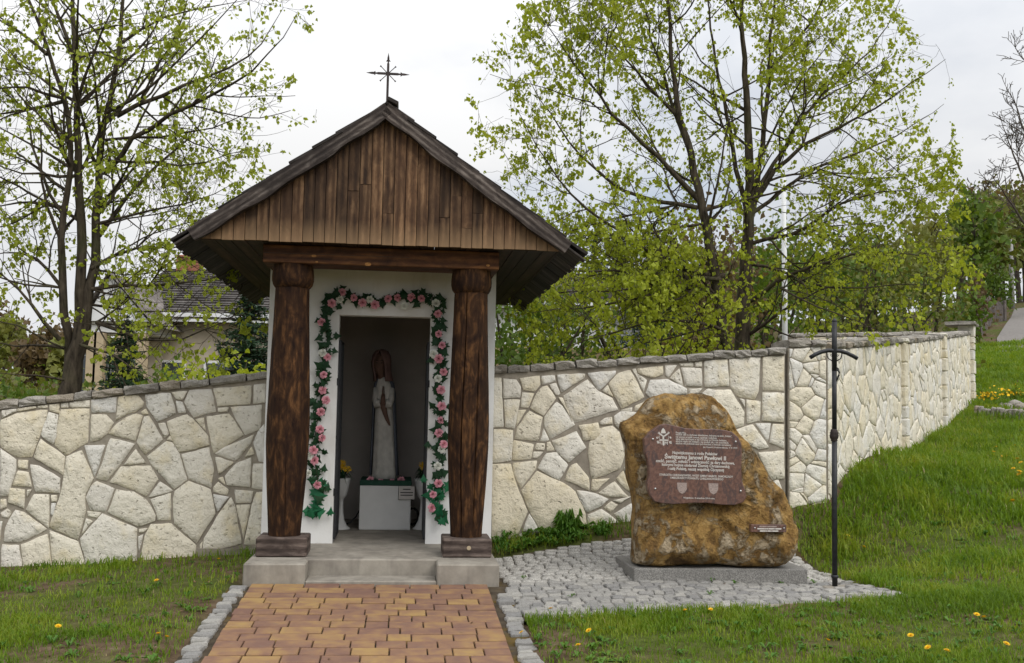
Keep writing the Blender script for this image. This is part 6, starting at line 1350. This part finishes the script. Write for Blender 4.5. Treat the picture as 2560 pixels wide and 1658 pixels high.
# leaf litter: small dead leaves and crumbs
n = 2600; D_ = rng.uniform(4.7, 10.5, n); X_ = rng.uniform(-.52, .52, n)*D_; lx, ly = to_local(X_, D_); ok = lawn_mask(X_, D_) | (rng.random(n) < .10); ok &= ~((np.abs(lx) < .95) & (ly > -.05)) & (ly < 1.46)
w8 = .25+.75*np.exp(-((lx+1.4)/.6)**2)+.6*np.exp(-((lx-1.05)/.25)**2)+.5*np.exp(-((lx-3.7)/.25)**2); ok &= rng.random(n) < w8; X_, D_ = X_[ok], D_[ok]; n = len(X_)
c = np.stack([X_, D_, tz(X_, D_)+.006], 1); a = rng.uniform(0, 6.28, n); L = rng.uniform(.006, .02, n)[:, None]; d = np.stack([np.cos(a), np.sin(a), rng.uniform(-.2, .5, n)], 1)*L; s = np.stack([-np.sin(a), np.cos(a), rng.uniform(-.3, .3, n)], 1)*L*.5
V = np.stack([c-d, c+s, c+d, c-s], 1).reshape(-1, 3); k = np.arange(n)[:, None]*4
tag(npmesh('leaf_litter', V, np.concatenate([k+np.array([[0, 1, 2]]), k+np.array([[0, 2, 3]])]), M['litter']), 'small brown dead leaves and crumbs lying on the soil', 'leaf litter', kind='stuff')
# broad-leaved weeds: rosettes
VV = []; FF = []; o = 0
def rosette(x, y, R, n, h):
    global o
    z = tz1(x, y)
    for k in range(n):
        a = rng.uniform(0, 6.28); L = R*rng.uniform(.6, 1.1); d = np.array([math.cos(a), math.sin(a), 0]); s = np.array([-math.sin(a), math.cos(a), 0])*L*.19; p = np.array([x, y, z]); u = h*rng.uniform(.4, 1.1)
        v = [p, p+d*L*.55+s+np.array([0, 0, u]), p+d*L*.55+np.array([0, 0, u*.8]), p+d*L*.55-s+np.array([0, 0, u]), p+d*L+np.array([0, 0, u*.65])]; VV.append(np.array(v)); FF.append(np.array([[0, 1, 2], [0, 2, 3], [1, 4, 2], [2, 4, 3]])+o); o += 5
cnt = 0
while cnt < 700:
    D = rng.uniform(4.8, 12); x = rng.uniform(-.5, .5)*D; X1 = np.array([x]); Y1 = np.array([D])
    if not lawn_mask(X1, Y1)[0]: continue
    lx, ly = to_local(x, D)
    if lx < 0 and rng.random() < .55: continue
    rosette(x, D, rng.uniform(.03, .075), rng.integers(5, 10), rng.uniform(.012, .05)); cnt += 1
for k in range(60): lx, ly = rng.uniform(1.0, 1.95), rng.uniform(1.2, 1.46); p = W(lx, ly, 0); rosette(p[0], p[1], rng.uniform(.05, .11), 9, rng.uniform(.03, .10))
for k in range(26): lx, ly = rng.uniform(1.55, 1.7), rng.uniform(1.38, 1.47); p = W(lx, ly, 0); rosette(p[0], p[1], rng.uniform(.05, .10), 8, rng.uniform(.08, .2))
# tufts in the cobble joints
for lx, ly in ((2.45, -.06), (2.6, -.12), (1.35, -.45), (3.25, .02), (3.28, .25), (2.98, -.03), (1.1, .2), (2.3, -.5)): p = W(lx, ly, 0); rosette(p[0], p[1], .035, 8, .03)
tag(npmesh('broadleaf_weeds', np.concatenate(VV), np.concatenate(FF), M['weed']), 'low broad-leaved weeds growing among the grass', 'weeds', kind='stuff')
# dandelions
def dand_mesh():
    m_ = MB()
    for ring, (n, L, t) in enumerate(((14, .017, .15), (12, .013, .55), (9, .008, 1.0))):
        for k in range(n):
            a = 2*math.pi*k/n+ring*.2; c, s = math.cos(a), math.sin(a); w_ = .0022; r0 = .001; r1 = L*math.cos(t); h = L*math.sin(t)
            m_.add([(r0*c+w_*s*.5, r0*s-w_*c*.5, 0), (r0*c-w_*s*.5, r0*s+w_*c*.5, 0), (r1*c-w_*s, r1*s+w_*c, h), (r1*c+w_*s, r1*s-w_*c, h)], [(0, 1, 2, 3)])
    return mesh('flower_head', m_.v, m_.f)
dm = dand_mesh(); dm.materials.append(M['yellow_petal']); v, f = tubevf([(0, 0, 0), (.003, 0, .5), (0, 0, 1)], [.0016, .0014, .0014], 5); sm_ = mesh('stalk', v, f, True); sm_.materials.append(M['weed'])
rd_ = random.Random(6)
def dandelion(x, y, lab, grp, sc=1.0):
    p = gxy(x, y+6); z = tz1(p[0], p[1]); h = rd_.uniform(.035, .07)*sc; e = empty('dandelion', (p[0], p[1], z), rd_.uniform(0, 6), lab, 'flower', grp)
    s_ = ob('stalk', sm_, None, e, (0, 0, -.005)); s_.scale = (1, 1, h); hd = ob('flower_head', dm, None, e, (0, 0, h), (rd_.uniform(-.5, .5), rd_.uniform(-.5, .5), 0)); hd.scale = (sc*1.1,)*3
for x, y in ((546,1422),(390,1475),(143,1606),(393,1636),(415,1639)): dandelion(x, y, 'yellow dandelion on the lawn across the brick path from the boulder', 'dandelions across the path from the boulder')
for x, y in ((1376,1561),(1711,1560),(1777,1547),(2443,1596),(2277,1611),(2320,1647),(2368,1653),(2517,1650),(2070,1640),(2460,1564),(1471,1621),(1445,1632),(1303,1622)): dandelion(x, y, 'yellow dandelion on the lawn in front of the cobbles', 'dandelions before the cobbles')
for x, y in ((2114,1378),(2160,1400),(2120,1380)): dandelion(x, y, 'yellow dandelion at the cobble edge behind the black staff', 'dandelions at the cobble edge')
for x, y in ((2490,1132),(2504,1157),(2537,1125),(2554,1122),(2544,1160),(2549,1200),(2534,1197),(2532,1287),(2485,1152),(2515,1156),(2552,1168),(2500,1165),(2548,1208)): dandelion(x, y, 'yellow dandelion high on the sloping lawn near the flower bed', 'dandelions on the upper slope', 1.5)
